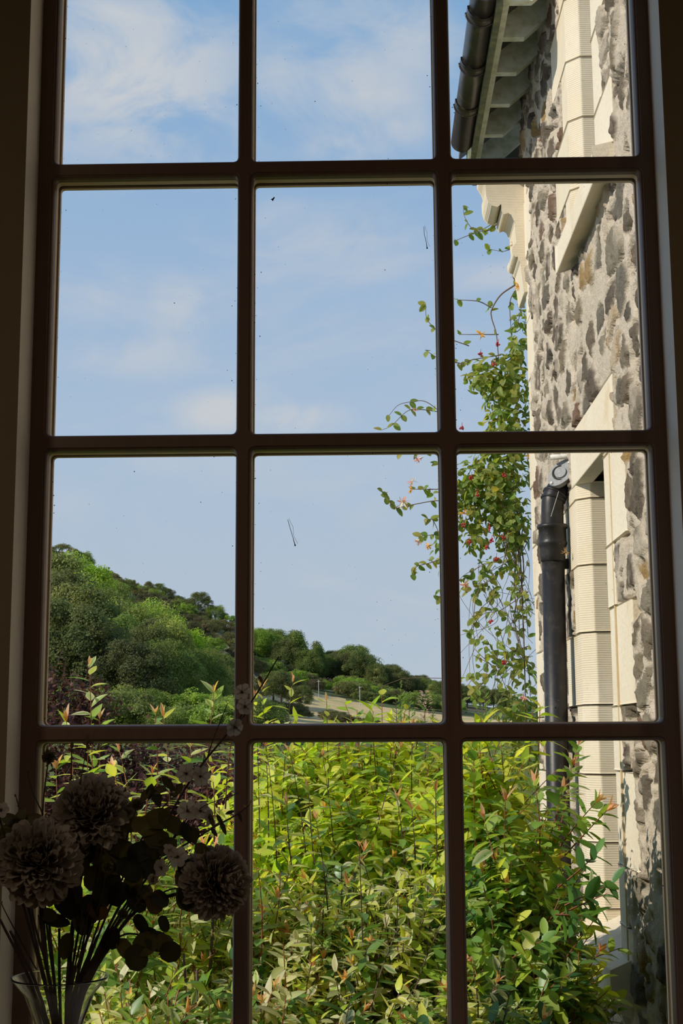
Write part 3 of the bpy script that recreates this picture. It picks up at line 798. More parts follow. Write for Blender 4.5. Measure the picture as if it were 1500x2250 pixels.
dlim = 228 - np.clip((pc - 700) / 400, 0, 1) * 20
fld = (pc > 470 + (228 - dc) * .25) & (dc > 88) & (dc < dlim) & (pc < 1400)
lawn = (dc < 62) & ~fld
hil = ~(fld | lawn)
def sub(name, m, mat, label):
    q = Qt[m]; u, inv = np.unique(q, return_inverse=True)
    o = mesh_np(name, Vt[u], inv.reshape(q.shape), mat, None, smooth=True); props(o, label, 'ground', kind='structure')
sub('hillside', hil, M['hill'], 'scrubby hillside rising beyond the garden on the left')
sub('stubble_field', fld, M['stubble'], 'pale dry stubble field below the wooded ridge')
sub('garden_ground', lawn, M['lawn'], 'grassy garden ground under the shrubs')

def crown_mesh(name, seed, nclump, nleaf, lw, shape, cols_):
    r = np.random.default_rng(seed); f = []; P = []; Nn = []; S = []; C = []
    cen = []
    for k in range(nclump):
        th = r.uniform(0, 2 * pi); u_ = r.uniform(-.75, 1); rad = r.uniform(.5, 1) ** .5
        x, y, z = shape(th, u_, rad, r); cen.append((x, y, z))
    cen = np.array(cen); per = nleaf // nclump
    for c in cen:
        cr = r.uniform(.09, .17)
        d = unit(r.normal(0, 1, (per, 3))); d[:, 2] = np.where(d[:, 2] < -.6, -d[:, 2], d[:, 2])
        p = c + d * cr * r.uniform(.55, 1.08, (per, 1))
        P.append(p); Nn.append(unit(d + r.normal(0, .45, (per, 3)))); 
        tone = r.uniform(.75, 1.2); cc = np.array(cols_)[r.integers(0, len(cols_))] * tone
        C.append(np.repeat(cc[None], per, 0) * r.uniform(.75, 1.25, (per, 1)))
    P, Nn, C = map(np.concatenate, (P, Nn, C)); n = len(P)
    a = unit(np.cross(Nn, r.normal(0, 1, (n, 3)))); b = np.cross(Nn, a); s = lw * r.uniform(.6, 1.3, (n, 1))
    V = np.stack([P - a * s, P + b * s * .6, P + a * s, P - b * s * .6], 1).reshape(-1, 3)
    Q = np.arange(4 * n).reshape(n, 4)
    me_o = mesh_np(name, V, Q, M['tree'], None, np.repeat(C, 4, 0)); return me_o
def sh_round(th, u, rad, r): 
    k = math.sqrt(max(0, 1 - u * u)) * rad; q = .40 + .06 * sin(3 * th + 1); return q * k * cos(th), q * k * sin(th), .47 + .42 * u * rad
def sh_tall(th, u, rad, r):
    k = math.sqrt(max(0, 1 - u * u)) * rad; q = .30 + .07 * sin(2 * th); return q * k * cos(th), q * k * sin(th), .48 + .43 * u * rad
def sh_low(th, u, rad, r):
    k = math.sqrt(max(0, 1 - u * u)) * rad; return .62 * k * cos(th), .62 * k * sin(th), .42 + .40 * u * rad
def sh_fir(th, u, rad, r):
    z = r.uniform(0, 1); k = (1 - z) * .22 * rad + .01; return k * cos(th), k * sin(th), .12 + .82 * z
G_BR = [(.28, .37, .06), (.23, .32, .055), (.31, .38, .07)]
G_MID = [(.19, .255, .06), (.22, .275, .065), (.165, .22, .055)]
G_DK = [(.115, .15, .05), (.13, .165, .055), (.15, .17, .06)]
G_OL = [(.20, .22, .075), (.23, .235, .085), (.175, .19, .065)]
G_HD = [(.13, .145, .06), (.16, .155, .07), (.17, .14, .09)]
protos = {}
def trunk_geo():
    b = MB(); b.tube([(0, 0, -.15), (.01, 0, .25), (0, .01, .6)], [.03, .022, .01], 7)
    for a in (0.3, 2.4, 4.4): b.tube([(0, 0, .3), (.12 * cos(a), .12 * sin(a), .5), (.22 * cos(a), .22 * sin(a), .62)], [.014, .009, .004], 5)
    return b
for key, (sd, nc, nl, lw, shp, pal_) in {'bright': (1, 70, 24000, .0125, sh_round, G_BR), 'bright2': (2, 60, 24000, .0125, sh_tall, G_BR + G_MID), 'mid': (3, 70, 24000, .0125, sh_round, G_MID),
                                         'dark': (4, 60, 19000, .013, sh_round, G_DK), 'olive': (5, 60, 22000, .0125, sh_tall, G_OL), 'fir': (6, 60, 7000, .016, sh_fir, G_DK),
                                         'bush': (8, 60, 8000, .024, sh_low, G_HD), 'bush2': (9, 60, 8000, .024, sh_low, G_MID), 'dark2': (10, 60, 19000, .013, sh_tall, G_DK + G_OL)}.items():
    c = crown_mesh('crown', sd, nc, nl, lw, shp, pal_)
    tk = trunk_geo().build('trunk', M['bark'], None, True)
    protos[key] = (c.data, tk.data); bpy.data.objects.remove(c); bpy.data.objects.remove(tk)
def tree(key, px, D, h, name, label, cat, group, wide=1.0):
    p = tpos(px, D); rt = thing(name, p - np.array([0, 0, .12 * h * .0]), label, cat, group)
    rt.scale = (h * wide, h * wide, h); rt.rotation_euler = (0, 0, random.uniform(0, 6.28))
    for nm, me in zip(('crown', 'trunk'), protos[key]):
        if nm == 'trunk' and key.startswith('bush'): continue
        o = bpy.data.objects.new(nm, me); COL.objects.link(o); o.parent = rt
    return rt
# big trees of the wooded slope, nearest row last; (kind, px, distance, height)
slope = [('bright', 150, 128, 8.6), ('bright2', 118, 112, 8.5), ('mid', 205, 135, 7.2), ('bright', 262, 104, 8.0), ('bright', 318, 108, 8.4), ('bright2', 350, 120, 7.6), ('bright2', 415, 118, 7.0),
         ('bright2', 372, 102, 7.0), ('mid', 285, 92, 7.0), ('olive', 335, 86, 6.6), ('bright', 170, 106, 7.8), ('bright2', 136, 95, 7.4), ('dark', 440, 100, 6.4),
         ('dark2', 250, 80, 6.4), ('dark', 310, 78, 6.0), ('olive', 365, 80, 6.6), ('dark2', 200, 82, 6.8), ('olive', 150, 82, 6.8), ('dark', 110, 84, 7.5), ('mid', 60, 100, 8.5), ('bright', 20, 110, 9), ('dark', -40, 95, 9), ('mid', -110, 105, 9),
         ('bright2', 395, 138, 6.0), ('mid', 300, 140, 6.5), ('bright', 240, 140, 6.0), ('dark', 425, 82, 5.6), ('olive', 458, 88, 5.6), ('dark2', 475, 102, 5.4), ('mid', 448, 124, 5.0), ('dark', 390, 74, 5.4), ('dark', 345, 70, 5.2), ('dark', 290, 68, 5.0), ('dark2', 240, 70, 5.2), ('dark', 180, 70, 5.6), ('dark', 120, 70, 6.0), ('olive', 495, 94, 4.6), ('dark2', 500, 112, 4.4)]
words = {'bright': 'bright green rounded ash tree', 'bright2': 'bright green tall leafy tree', 'mid': 'mid green rounded tree', 'dark': 'dark green rounded tree', 'olive': 'olive green feathery tall tree', 'dark2': 'dark olive tall tree'}
for (k, px, D, h) in slope:
    if px > 225: h *= .84
    if px > 380: h *= .85
    tree(k, px, D, h, 'slope_tree', words[k] + ' in the wood on the lower left slope', 'tree', 'trees of the wood on the left slope, ' + words[k], random.uniform(.95, 1.15))
for q in range(34):
    px = 40 + 15.5 * q + random.uniform(-5, 5)
    tree('bush2' if q % 3 else 'mid', px, random.uniform(58, 66), random.uniform(1.6, 2.6), 'thicket_bush', 'green thicket bush at the foot of the left wood', 'bush', 'thicket along the foot of the left wood', 1.3)
# gorse and hawthorn on the ridge
r2 = np.random.default_rng(21)
for _ in range(150):
    px = r2.uniform(90, 545); D = r2.uniform(140, 292)
    edge_h = 1.6 if D > 255 else 2.4
    k = ['bush', 'bush', 'bush2', 'bush'][r2.integers(0, 4)]
    tree(k, px, D, r2.uniform(.7, 1.25) * edge_h, 'gorse_bush' if k == 'bush' else 'hawthorn_bush', ('dark gorse bush' if k == 'bush' else 'small green hawthorn bush') + ' on the open upper slope under the ridge line', 'bush', ('gorse' if k == 'bush' else 'hawthorn') + ' bushes on the upper hillside', 1.25)
for (px, h, k, lb) in [(128, 4.6, 'bush', 'broad dark thicket at the left end of the ridge line'), (172, 4.6, 'mid', 'rounded bush standing clear on the ridge top at left'), (320, 3.0, 'olive', 'thin bare looking shrub halfway down the ridge line'), (343, 3.6, 'dark', 'dark bush on the ridge line right of the thin shrub'), (366, 3.4, 'dark', 'dark hawthorn on the ridge line above the bright wood'),
                       (432, 5.4, 'dark', 'round topped tree standing out on the ridge line near the bar'), (470, 4.6, 'mid', 'green tree on the ridge line beside the window bar'), (500, 3.6, 'bush2', 'low bush on the ridge line behind the window bar'), (385, 3.0, 'mid', 'small green tree on the ridge line, mid slope'), (405, 3.0, 'bush', 'flat dark bush on the ridge line before the round tree')]:
    tree(k, px, 285, h, 'ridge_tree' if not k.startswith('bush') else 'ridge_bush', lb, 'tree', None, 1.2)
# wood on the right shoulder of the ridge
wd = [(560, 7.0, 'mid'), (585, 7.2, 'mid'), (605, 7.2, 'dark'), (628, 6.4, 'dark'), (648, 8.2, 'fir'), (655, 6.5, 'dark2'), (672, 6.2, 'dark'), (690, 6.0, 'mid'), (704, 7.6, 'fir'), (712, 7.2, 'mid'), (735, 7.0, 'dark'), (760, 8.0, 'dark'), (782, 8.4, 'dark'), (800, 7.0, 'dark2'), (820, 5.6, 'dark2'), (842, 6.2, 'dark'), (862, 6.0, 'dark'), (885, 5.4, 'dark2'), (905, 5.0, 'dark'), (930, 5.0, 'dark'), (955, 4.8, 'dark2'), (980, 4.8, 'dark'), (1005, 4.6, 'dark'), (1030, 4.4, 'dark2'), (1060, 4.6, 'dark'), (1090, 4.4, 'dark'), (1115, 3.4, 'dark2'), (1150, 3.2, 'mid'), (1180, 3.0, 'dark')]
w2 = {'mid': 'mid green broad tree', 'dark': 'dark green broad tree', 'dark2': 'dark olive upright tree', 'fir': 'narrow pointed fir'}
for (px, h, k) in wd:
    for q in range(2):
        D = 268 + 20 * q + r2.uniform(-6, 6)
        tree(k if q else k, px + r2.uniform(-8, 8), D, h * r2.uniform(.85, 1.05), 'woodland_tree', w2[k] + ' in the wood above the stubble field', 'tree', 'wood above the stubble field, ' + w2[k], 1.15)
for _ in range(60):
    px = r2.uniform(555, 1000); D = r2.uniform(228, 262); k = ['bush', 'bush2', 'bush2'][r2.integers(0, 3)]
    tree(k, px, D, r2.uniform(1.6, 3.2), 'scrub_bush', ('dark' if k == 'bush' else 'green') + ' scrub bush along the lower edge of the wood above the field', 'bush', ('dark' if k == 'bush' else 'green') + ' scrub below the wood', 1.3)
for _ in range(34):
    t_ = r2.uniform(0, 1); px = 585 + 240 * t_; D = 150 - 28 * t_ + r2.uniform(-4, 4)
    tree('bush', px, D, r2.uniform(.5, 1.0) * (1.6 - .8 * t_), 'hedgerow_bush', 'low dark bush of the hedgerow crossing the stubble field', 'bush', 'hedgerow across the stubble field', 1.4)
for (px, D, h) in ((640, 170, 2.2), (618, 168, 2.6), (600, 172, 2.4), (660, 166, 1.8)):
    tree('dark', px, D, h * 1.6, 'field_tree', 'small dark tree in the clump at the left end of the stubble field', 'tree', 'clump of trees at the left of the field', 1.3)
for px, lb in ((700, 'left of the two pale poles beside the field'), (791, 'right of the two pale poles beside the field')):
    p = tpos(px, 200); t_ = thing('utility_pole', p, lb, 'pole')
    MB().tube([p, p + (0, 0, 3.0)], .045, 8).build('pole_shaft', M['pole'], t_); MB().box(p[0] - .22, p[0] + .22, p[1] - .03, p[1] + .03, p[2] + 2.75, p[2] + 2.82).build('crossarm', M['pole'], t_)

# ------------------------------------------------------------------ garden shrubs
def in_ell(c, r, n, lo=.55, top=True):
    d = unit(rng.normal(0, 1, (n, 3)))
    if top: d[:, 2] = np.where(d[:, 2] < -.35, -d[:, 2], d[:, 2])
    k = rng.uniform(lo ** 2, 1, (n, 1)) ** .5
    return np.asarray(c) + d * k * np.asarray(r), unit(d / np.asarray(r))
def shrub(name, label, ells, mat, pals, nsh, ln, nl, lL, lW, prof='lance', edge=None, tip=None, ptip=.3, upb=.6, tipL=.035, stemmat=None, cat='shrub', ground=ZG, trunk=7, droop=.25, curl=.18, xmax=None, seedbase=None):
    b0 = np.array(ells[0][0]); t = thing(name, (b0[0], b0[1], ground), label, cat)
    f = Fol(prof); tf = Fol('slim'); st = MB()
    tot = sum(e[1][0] * e[1][2] for e in ells)
    for (c, r) in ells:
        n = int(nsh * r[0] * r[2] / tot)
        P, N = in_ell(c, r, n)
        for i in range(n):
            if xmax is not None and P[i, 0] > xmax: continue
            d = unit(N[i] * .8 + np.array([0, 0, upb]) + rng.normal(0, .25, 3)); l = ln * rng.uniform(.6, 1.3)
            pal_ = pals[rng.integers(0, len(pals))]
            isT = tip is not None and N[i][2] > .1 and rng.random() < ptip
            shoot(f, st, P[i] - d * l * .7, d, l, int(nl * rng.uniform(.8, 1.2)), lL, lW, pal_, edge, tip if isT else None, tf, 4, tipL, droop=droop, curl=curl)
    br = MB()
    for k in range(trunk):
        e = ells[k % len(ells)]; a = rng.uniform(0, 2 * pi); tgt = np.array(e[0]) + np.array(e[1]) * np.array([.7 * cos(a), .7 * sin(a), rng.uniform(.1, .8)])
        bs = np.array([e[0][0] + .1 * cos(a), e[0][1] + .1 * sin(a), ground])
        if xmax is not None: tgt[0] = min(tgt[0], xmax - .03)
        br.tube(spline([bs, (bs + tgt) / 2 + rng.normal(0, .04, 3), tgt], 9), np.linspace(.012, .003, 9), 6)
    br.build('branches', M['stem'], t, True)
    return t, f, tf, st
def finish(t, f, tf, st, mat, stemmat):
    o = f.build('foliage', mat, t); o['kind'] = 'stuff'
    st.build('twigs', stemmat, t)['kind'] = 'stuff'
    if tf.count(): 
        o = tf.build('young_red_shoots', M['leaf_soft'], t); o['label'] = 'young red and salmon shoot tips'; o['kind'] = 'stuff'
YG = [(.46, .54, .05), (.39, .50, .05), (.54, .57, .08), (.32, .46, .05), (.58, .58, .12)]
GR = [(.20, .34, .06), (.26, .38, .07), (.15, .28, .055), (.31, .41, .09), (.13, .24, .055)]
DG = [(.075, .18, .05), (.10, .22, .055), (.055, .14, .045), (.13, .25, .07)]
PALE = [(.58, .58, .32), (.64, .60, .40), (.52, .55, .26), (.48, .50, .22)]
CREAM = [(.72, .66, .46), (.66, .62, .38), (.72, .60, .48)]
RED = [(.62, .30, .20), (.70, .42, .30), (.52, .20, .12), (.74, .48, .36), (.66, .44, .22), (.58, .40, .16)]
ORG = [(.60, .36, .10), (.52, .33, .09)]
PUR = [(.085, .030, .034), (.11, .040, .042), (.06, .026, .028), (.15, .065, .06), (.19, .10, .09)]

t, f, tf, st = shrub('purple_shrub', 'purple leaved shrub behind the green hedge at the left', [((-1.72, 7.4, 1.50), (.42, .40, .50)), ((-1.25, 7.4, .78), (.95, .5, .88)), ((-.60, 7.2, .74), (.55, .5, .86))], M['leaf_soft'], [PUR], 2500, .22, 12, .036, .024, 'oval', trunk=9)
finish(t, f, tf, st, M['leaf_soft'], M['stem'])

t, f, tf, st = shrub('yellow_green_shrub', 'bright yellow green shrub filling the hedge top behind the middle panes', [((.04, 4.30, .92), (.56, .45, .72)), ((.30, 3.75, .93), (.22, .32, .66)), ((-.28, 4.30, .92), (.27, .42, .70)), ((.0, 3.95, .82), (.42, .35, .62))], M['leaf_soft'], [YG, YG, YG, GR], 2000, .22, 11, .076, .032, 'lance', tip=ORG, ptip=.08, upb=.5, droop=.35, curl=.25, trunk=10, xmax=.63)
for (tx, ty, Y, l) in ((835, 1524, 4.3, .24), (812, 1562, 4.2, .16), (1180, 1550, 4.3, .15), (1160, 1565, 4.3, .15), (740, 1600, 4.3, .15), (1000, 1610, 4.3, .15)):
    p = at(tx, ty, Y); shoot(f, st, p - np.array([0, 0, l]), (0.05, 0, 1), l, 9, .085, .036, YG, droop=.35, curl=.25, bend=.1)
finish(t, f, tf, st, M['leaf_soft'], M['redstem'])

t, f, tf, st = shrub('photinia_shrub', 'leafy shrub with tall red tipped shoots under the left panes, behind the flowers', [((-.60, 3.55, .72), (.44, .62, .66)), ((-.28, 3.5, .66), (.32, .6, .60)), ((-.45, 2.95, .56), (.38, .4, .52))], M['leaf'], [YG, GR, GR, PALE], 1500, .20, 12, .066, .026, 'lance', edge=(.28, CREAM), tip=RED, ptip=.14, trunk=9, tipL=.03)
for (tx, ty, bx, by, Y) in ((205, 1462, 203, 1800, 3.4), (455, 1520, 455, 1760, 3.5), (185, 1640, 190, 1880, 3.2), (272, 1648, 300, 1850, 3.2), (240, 1690, 290, 1840, 3.1), (420, 1640, 400, 1830, 3.3), (375, 1575, 372, 1800, 3.6), (320, 1700, 315, 1850, 3.1), (130, 1690, 125, 1850, 3.2), (480, 1700, 470, 1850, 3.2), (350, 1570, 345, 1760, 3.5), (500, 1530, 495, 1780, 3.6), (225, 1580, 215, 1800, 3.5), (160, 1585, 165, 1800, 3.45)):
    a, b = at(tx, ty, Y), at(bx, by, Y); l = np.linalg.norm(a - b)
    shoot(f, st, b, a - b, l, max(9, int(l / .017)), .070, .028, YG if random.random() < .6 else GR, (.3, CREAM), RED, tf, random.choice((2, 3, 4)), random.uniform(.022, .040), bend=.12, srad=.0024, t0=.12)
finish(t, f, tf, st, M['leaf'], M['redstem'])

t, f, tf, st = shrub('variegated_shrub', 'dense variegated shrub with cream edged leaves in the middle lower pane', [((.02, 3.6, .60), (.46, .66, .70)), ((-.18, 3.4, .52), (.30, .55, .64)), ((.22, 3.1, .50), (.28, .40, .58))], M['leaf'], [GR, YG, YG, PALE, DG], 1900, .19, 12, .058, .023, 'lance', edge=(.5, CREAM), tip=RED, ptip=.20, trunk=10, tipL=.034)  # share of cream edges raised to stand in for pale leaf glints too
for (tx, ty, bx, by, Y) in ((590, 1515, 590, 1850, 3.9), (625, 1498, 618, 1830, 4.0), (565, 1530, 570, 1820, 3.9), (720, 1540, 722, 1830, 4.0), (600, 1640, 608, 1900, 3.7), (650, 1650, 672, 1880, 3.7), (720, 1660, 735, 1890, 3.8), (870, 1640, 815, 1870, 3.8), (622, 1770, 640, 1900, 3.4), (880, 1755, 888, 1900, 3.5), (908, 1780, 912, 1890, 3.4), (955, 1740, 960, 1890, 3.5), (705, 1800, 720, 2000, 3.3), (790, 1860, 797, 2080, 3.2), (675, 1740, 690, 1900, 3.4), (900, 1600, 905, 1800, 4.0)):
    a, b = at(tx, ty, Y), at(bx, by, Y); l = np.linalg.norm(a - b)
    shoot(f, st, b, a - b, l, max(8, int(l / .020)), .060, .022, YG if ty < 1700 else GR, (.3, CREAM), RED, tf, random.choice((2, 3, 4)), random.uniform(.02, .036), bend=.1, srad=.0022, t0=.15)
finish(t, f, tf, st, M['leaf'], M['stem'])

t, f, tf, st = shrub('laurel_shrub', 'big leaved glossy dark green shrub under the lower left of the middle panes', [((.05, 2.92, .42), (.46, .34, .62)), ((.36, 2.95, .42), (.30, .34, .58)), ((-.30, 2.75, .30), (.30, .28, .60))], M['leaf'], [DG, DG, GR], 620, .20, 11, .076, .035, 'oval', edge=(.12, PALE), trunk=8, upb=.4)
f2 = Fol('slim')
finish(t, f, tf, st, M['leaf'], M['stem'])

t, f, tf, st = shrub('wallside_shrub', 'glossy shrub with salmon shoot tips growing against the stone wall on the right', [((.33, 3.50, .72), (.24, .40, .60)), ((.38, 3.55, .50), (.20, .42, .60)), ((.26, 3.3, .48), (.26, .40, .60))], M['leaf'], [GR, DG, GR, YG], 1300, .22, 12, .064, .029, 'oval', edge=(.08, PALE), tip=RED, ptip=.08, trunk=9, xmax=.58)
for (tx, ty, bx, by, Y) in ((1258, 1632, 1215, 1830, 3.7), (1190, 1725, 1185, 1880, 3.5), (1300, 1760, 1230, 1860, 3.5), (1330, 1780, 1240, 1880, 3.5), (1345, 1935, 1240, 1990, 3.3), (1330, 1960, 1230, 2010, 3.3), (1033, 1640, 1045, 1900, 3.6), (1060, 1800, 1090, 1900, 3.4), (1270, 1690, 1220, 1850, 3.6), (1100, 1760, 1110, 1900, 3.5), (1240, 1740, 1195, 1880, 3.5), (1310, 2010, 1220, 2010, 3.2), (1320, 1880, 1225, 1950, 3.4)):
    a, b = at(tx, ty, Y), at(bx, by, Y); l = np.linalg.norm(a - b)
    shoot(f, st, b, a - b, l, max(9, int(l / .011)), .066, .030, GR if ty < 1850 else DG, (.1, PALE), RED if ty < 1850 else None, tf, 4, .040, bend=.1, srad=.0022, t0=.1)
finish(t, f, tf, st, M['leaf'], M['redstem'])

# feathery spires and a pale flower spike in front of the field
for k, (tx, ty, Y, lb) in enumerate(((880, 1498, 5.6, 'tallest feathery green spire before the stubble field'), (898, 1522, 5.5, 'shorter feathery spire beside the pale flower spike'), (1065, 1500, 5.6, 'feathery green sprig in front of the far field, right pane'), (870, 1530, 5.5, 'feathery spire left of the tallest one'), (950, 1560, 5.5, 'small feathery spire by the right bar of the middle pane'))):
    p = at(tx, ty, Y); t = thing('feathery_spire', (p[0], p[1], ZG), lb, 'plant'); f = Fol('slim'); st = MB()
    st.tube([(p[0], p[1], ZG), p - (0, 0, .35), p], [.004, .003, .001], 5)
    for s in np.linspace(0, .38, 46):
        a = rng.uniform(0, 2 * pi); q = p - np.array([0, 0, s]); l = .008 + .055 * min(1, s * 5)
        f.add(q, (cos(a), sin(a), .75), (0, -.3, 1), l, .007, .1, .2, (.17, .30, .05), (.22, .36, .06))
        for z in (.4, .7): f.add(q + np.array([cos(a), sin(a), .75]) * l * z * .8, (cos(a + .8), sin(a + .8), .8), (0, -.3, 1), l * .45, .006, .1, .2, (.20, .33, .06), (.2, .33, .06))
    f.build('feathery_foliage', M['leaf_soft'], t); st.build('stalk', M['stem'], t)
p = at(932, 1530, 5.6); t = thing('flower_spike', (p[0], p[1], ZG), 'pale pink and cream flower spike in front of the stubble field', 'flower'); f = Fol('petal'); lf = Fol('lance'); st = MB()
st.tube([(p[0], p[1], ZG), p], [.004, .002], 5)
for _ in range(90):
    a = rng.uniform(0, 2 * pi); s = rng.uniform(0, .12); r_ = .035 * (s / .12) ** .6
    f.add(p + np.array([r_ * cos(a), r_ * sin(a), .02 - s]), (cos(a), sin(a), .5), (0, 0, 1), .018, .010, .2, .3, (.72, .55, .42), (.75, .62, .5))
for _ in range(60):
    a = rng.uniform(0, 2 * pi); lf.add(p - np.array([0, 0, rng.uniform(.10, .4)]), (cos(a), sin(a), .3), (0, 0, 1), .06, .018, .25, .25, (.16, .27, .06), (.2, .3, .07))
f.build('flower_cluster', M['petal'], t); lf.build('foliage', M['leaf_soft'], t); st.build('stalk', M['stem'], t)

# ------------------------------------------------------------------ honeysuckle on the far corner
hs = thing('honeysuckle', (.95, 6.95, ZG), 'climbing honeysuckle with red berries trailing past the far corner of the stone house', 'climbing plant')
f = Fol('oval'); st = MB(); HG = [(.17, .26, .055), (.22, .30, .065), (.13, .21, .05), (.30, .32, .07), (.36, .32, .08)]
HY = 7.0
def hvine(pp, r=.003, leaves=6, lL=.045, Y=HY, dy=0.0):
    P = spline([at(x, y, Y + dy * i) for i, (x, y) in enumerate(pp)], 7 * len(pp)); st.tube(P, np.linspace(r, r * .5, len(P)), 5)
    n = leaves
    for i in np.linspace(2, len(P) - 1, max(1, n)).astype(int):
        for s in (-1, 1):
            if rng.random() < .15: continue
            a = rng.uniform(0, 2 * pi); f.add(P[i], (cos(a) * .8, .6 * sin(a), s * .6 - .25), (rng.normal(0, .5), -.7, .6), lL * rng.uniform(.6, 1.2), lL * .68, .15 * rng.uniform(0, 2), .2, pick(HG, 1)[0], pick(HG, 1)[0])
    return P
vines = [([(1110, 476), (1075, 505), (1050, 509), (1002, 528)], .0035, 7), ([(1105, 460), (1085, 488), (1055, 505), (1035, 500), (1020, 475), (1018, 456)], .0025, 7), ([(1128, 545), (1105, 552), (1076, 548)], .002, 3),
         ([(1140, 610), (1132, 625), (1100, 648), (1080, 680), (1080, 700), (1090, 735), (1095, 790)], .005, 3), ([(1079, 676), (1050, 662), (1005, 659)], .0035, 3), ([(1135, 570), (1126, 605), (1140, 630), (1145, 670), (1135, 720)], .004, 4),
         ([(1130, 640), (1120, 665), (1122, 720), (1128, 800)], .003, 4), ([(1095, 735), (1050, 735), (1008, 735)], .003, 2), ([(1100, 780), (1040, 790), (1005, 800)], .003, 5), ([(1030, 760), (980, 740), (940, 705), (935, 670)], .003, 5), ([(1020, 800), (970, 790), (938, 772)], .003, 6),
         ([(1000, 935), (940, 885), (905, 883), (875, 890), (855, 912)], .0025, 3), ([(965, 905), (925, 900), (895, 903), (860, 935), (838, 945)], .0025, 8), ([(1000, 1000), (960, 985), (930, 990), (880, 995)], .003, 9), ([(1000, 1075), (940, 1075), (905, 1075)], .003, 6),
         ([(1010, 1105), (960, 1100), (900, 1110), (865, 1115), (850, 1090), (840, 1080)], .003, 10), ([(985, 1230), (955, 1150), (940, 1140)], .0025, 6), ([(1000, 1180), (960, 1175), (925, 1178)], .003, 6), ([(1000, 1215), (950, 1235), (915, 1245), (905, 1262)], .003, 8), ([(1000, 1300), (970, 1310), (955, 1308)], .002, 3),
         ([(1120, 1150), (1100, 1250), (1050, 1300), (1040, 1380), (1045, 1420)], .003, 10), ([(1140, 1160), (1150, 1260), (1130, 1360), (1160, 1470), (1165, 1540)], .004, 10), ([(1150, 1150), (1130, 1280), (1140, 1400), (1100, 1500)], .003, 9), ([(1110, 1190), (1150, 1300), (1160, 1400)], .003, 6), ([(1165, 1180), (1130, 1230), (1060, 1240), (1020, 1280)], .0025, 7), ([(1160, 1300), (1100, 1340), (1060, 1350), (1030, 1390)], .0025, 7), ([(1040, 1440), (1090, 1470), (1120, 1530), (1150, 1560)], .002, 8), ([(1160, 1420), (1110, 1440), (1060, 1500), (1020, 1540)], .0025, 8),
         ([(1130, 1000), (1120, 1100), (1140, 1200), (1150, 1400), (1155, 1590)], .006, 4), ([(1010, 1491), (900, 1490), (865, 1498), (830, 1512)], .002, 1), ([(1100, 1100), (1140, 1250), (1120, 1330), (1150, 1450)], .003, 3), ([(1085, 1130), (1120, 1250), (1165, 1330)], .003, 3)]
for k, (pp, r, n) in enumerate(vines): hvine(pp, r, n, Y=HY + .06 * ((k * 7) % 5 - 2) * .5)
for _ in range(46):
    x0 = rng.uniform(1040, 1165); y0 = rng.uniform(1120, 1480); hvine([(x0, y0), (x0 + rng.normal(0, 30), y0 + 60), (x0 + rng.normal(0, 40), y0 + rng.uniform(90, 170))], .0018, 1, Y=HY + rng.uniform(-.1, .15))
for (cx, cy, Y, rx, ry, rz, n) in [(1110, 860, 7.0, .13, .16, .22, 330), (1060, 830, 7.0, .10, .12, .10, 110), (1135, 770, 7.0, .05, .10, .14, 90), (1140, 700, 7.0, .03, .06, .08, 24), (1110, 960, 7.0, .14, .16, .14, 240), (1090, 1060, 7.0, .18, .18, .22, 560), (1120, 1150, 7.0, .10, .14, .14, 190), (1040, 1100, 7.0, .09, .12, .20, 170), (1050, 1180, 7.0, .10, .1, .08, 70), (985, 1080, 7.0, .09, .1, .2, 80), (975, 1200, 7.0, .07, .08, .12, 40), (1100, 1260, 7.0, .14, .12, .12, 30), (1100, 1420, 7.0, .13, .12, .22, 40), (1150, 1480, 7.0, .05, .08, .15, 32), (1040, 1290, 7.0, .06, .06, .08, 24), (1150, 1640, 7.1, .16, .14, .24, 260), (1120, 1550, 7.0, .1, .1, .08, 50), (1040, 1500, 7.0, .06, .1, .1, 24)]:
    P, N = in_ell(at(cx, cy, Y), (rx, ry, rz), n, .15, False)
    f.add(P, N * .5 + rng.normal(0, .6, (n, 3)) + np.array([0, 0, -.4]), N + np.array([-.2, -.3, .8]) + rng.normal(0, .4, (n, 3)), rng.uniform(.030, .056, n), rng.uniform(.019, .035, n), rng.uniform(0, .6, n), rng.uniform(.1, .6, n), pick(HG, n), pick(HG, n))
o = f.build('foliage', M['leaf_soft'], hs); o['kind'] = 'stuff'
st.build('vine_stems', M['vine'], hs, True)
def berries(px, py, Y=6.82):
    c = at(px, py, Y); b = MB()
    for _ in range(9):
        d = unit(rng.normal(0, 1, 3)) * .010; b.lathe([(.0001, -.005), (.0036, -.0034), (.0048, 0), (.0036, .0034), (.0001, .005)], c + d, 8)
    b.tube([c, c + (0.004, .01, .03)], .0012, 4); b.build('berry_cluster', M['berry'], hs, True)
for p in ((1094, 756), (1055, 779), (1085, 801), (1014, 940), (1035, 1049), (1107, 1043), (1048, 1086), (1018, 1154), (1074, 1162), (1080, 1188), (1030, 1192), (1070, 1203), (1105, 1182), (1090, 1228), (1078, 1367), (1107, 1455)): berries(*p)
def hflower(px, py, s=1.0, pink=False, Y=6.82):
    c = at(px, py, Y); fl = Fol('slim')
    for _ in range(16):
        d = unit(rng.normal(0, 1, 3) + np.array([-.3, -.4, .1])); cc = (.80, .45, .10) if not pink else (.80, .40, .30)
        if pink and rng.random() < .4: cc = (.85, .75, .55)
        fl.add(c, d, rng.normal(0, 1, 3), .026 * s * rng.uniform(.7, 1.2), .007 * s, .5, .3, cc, cc)
    fl.build('honeysuckle_flower', M['petal'], hs)
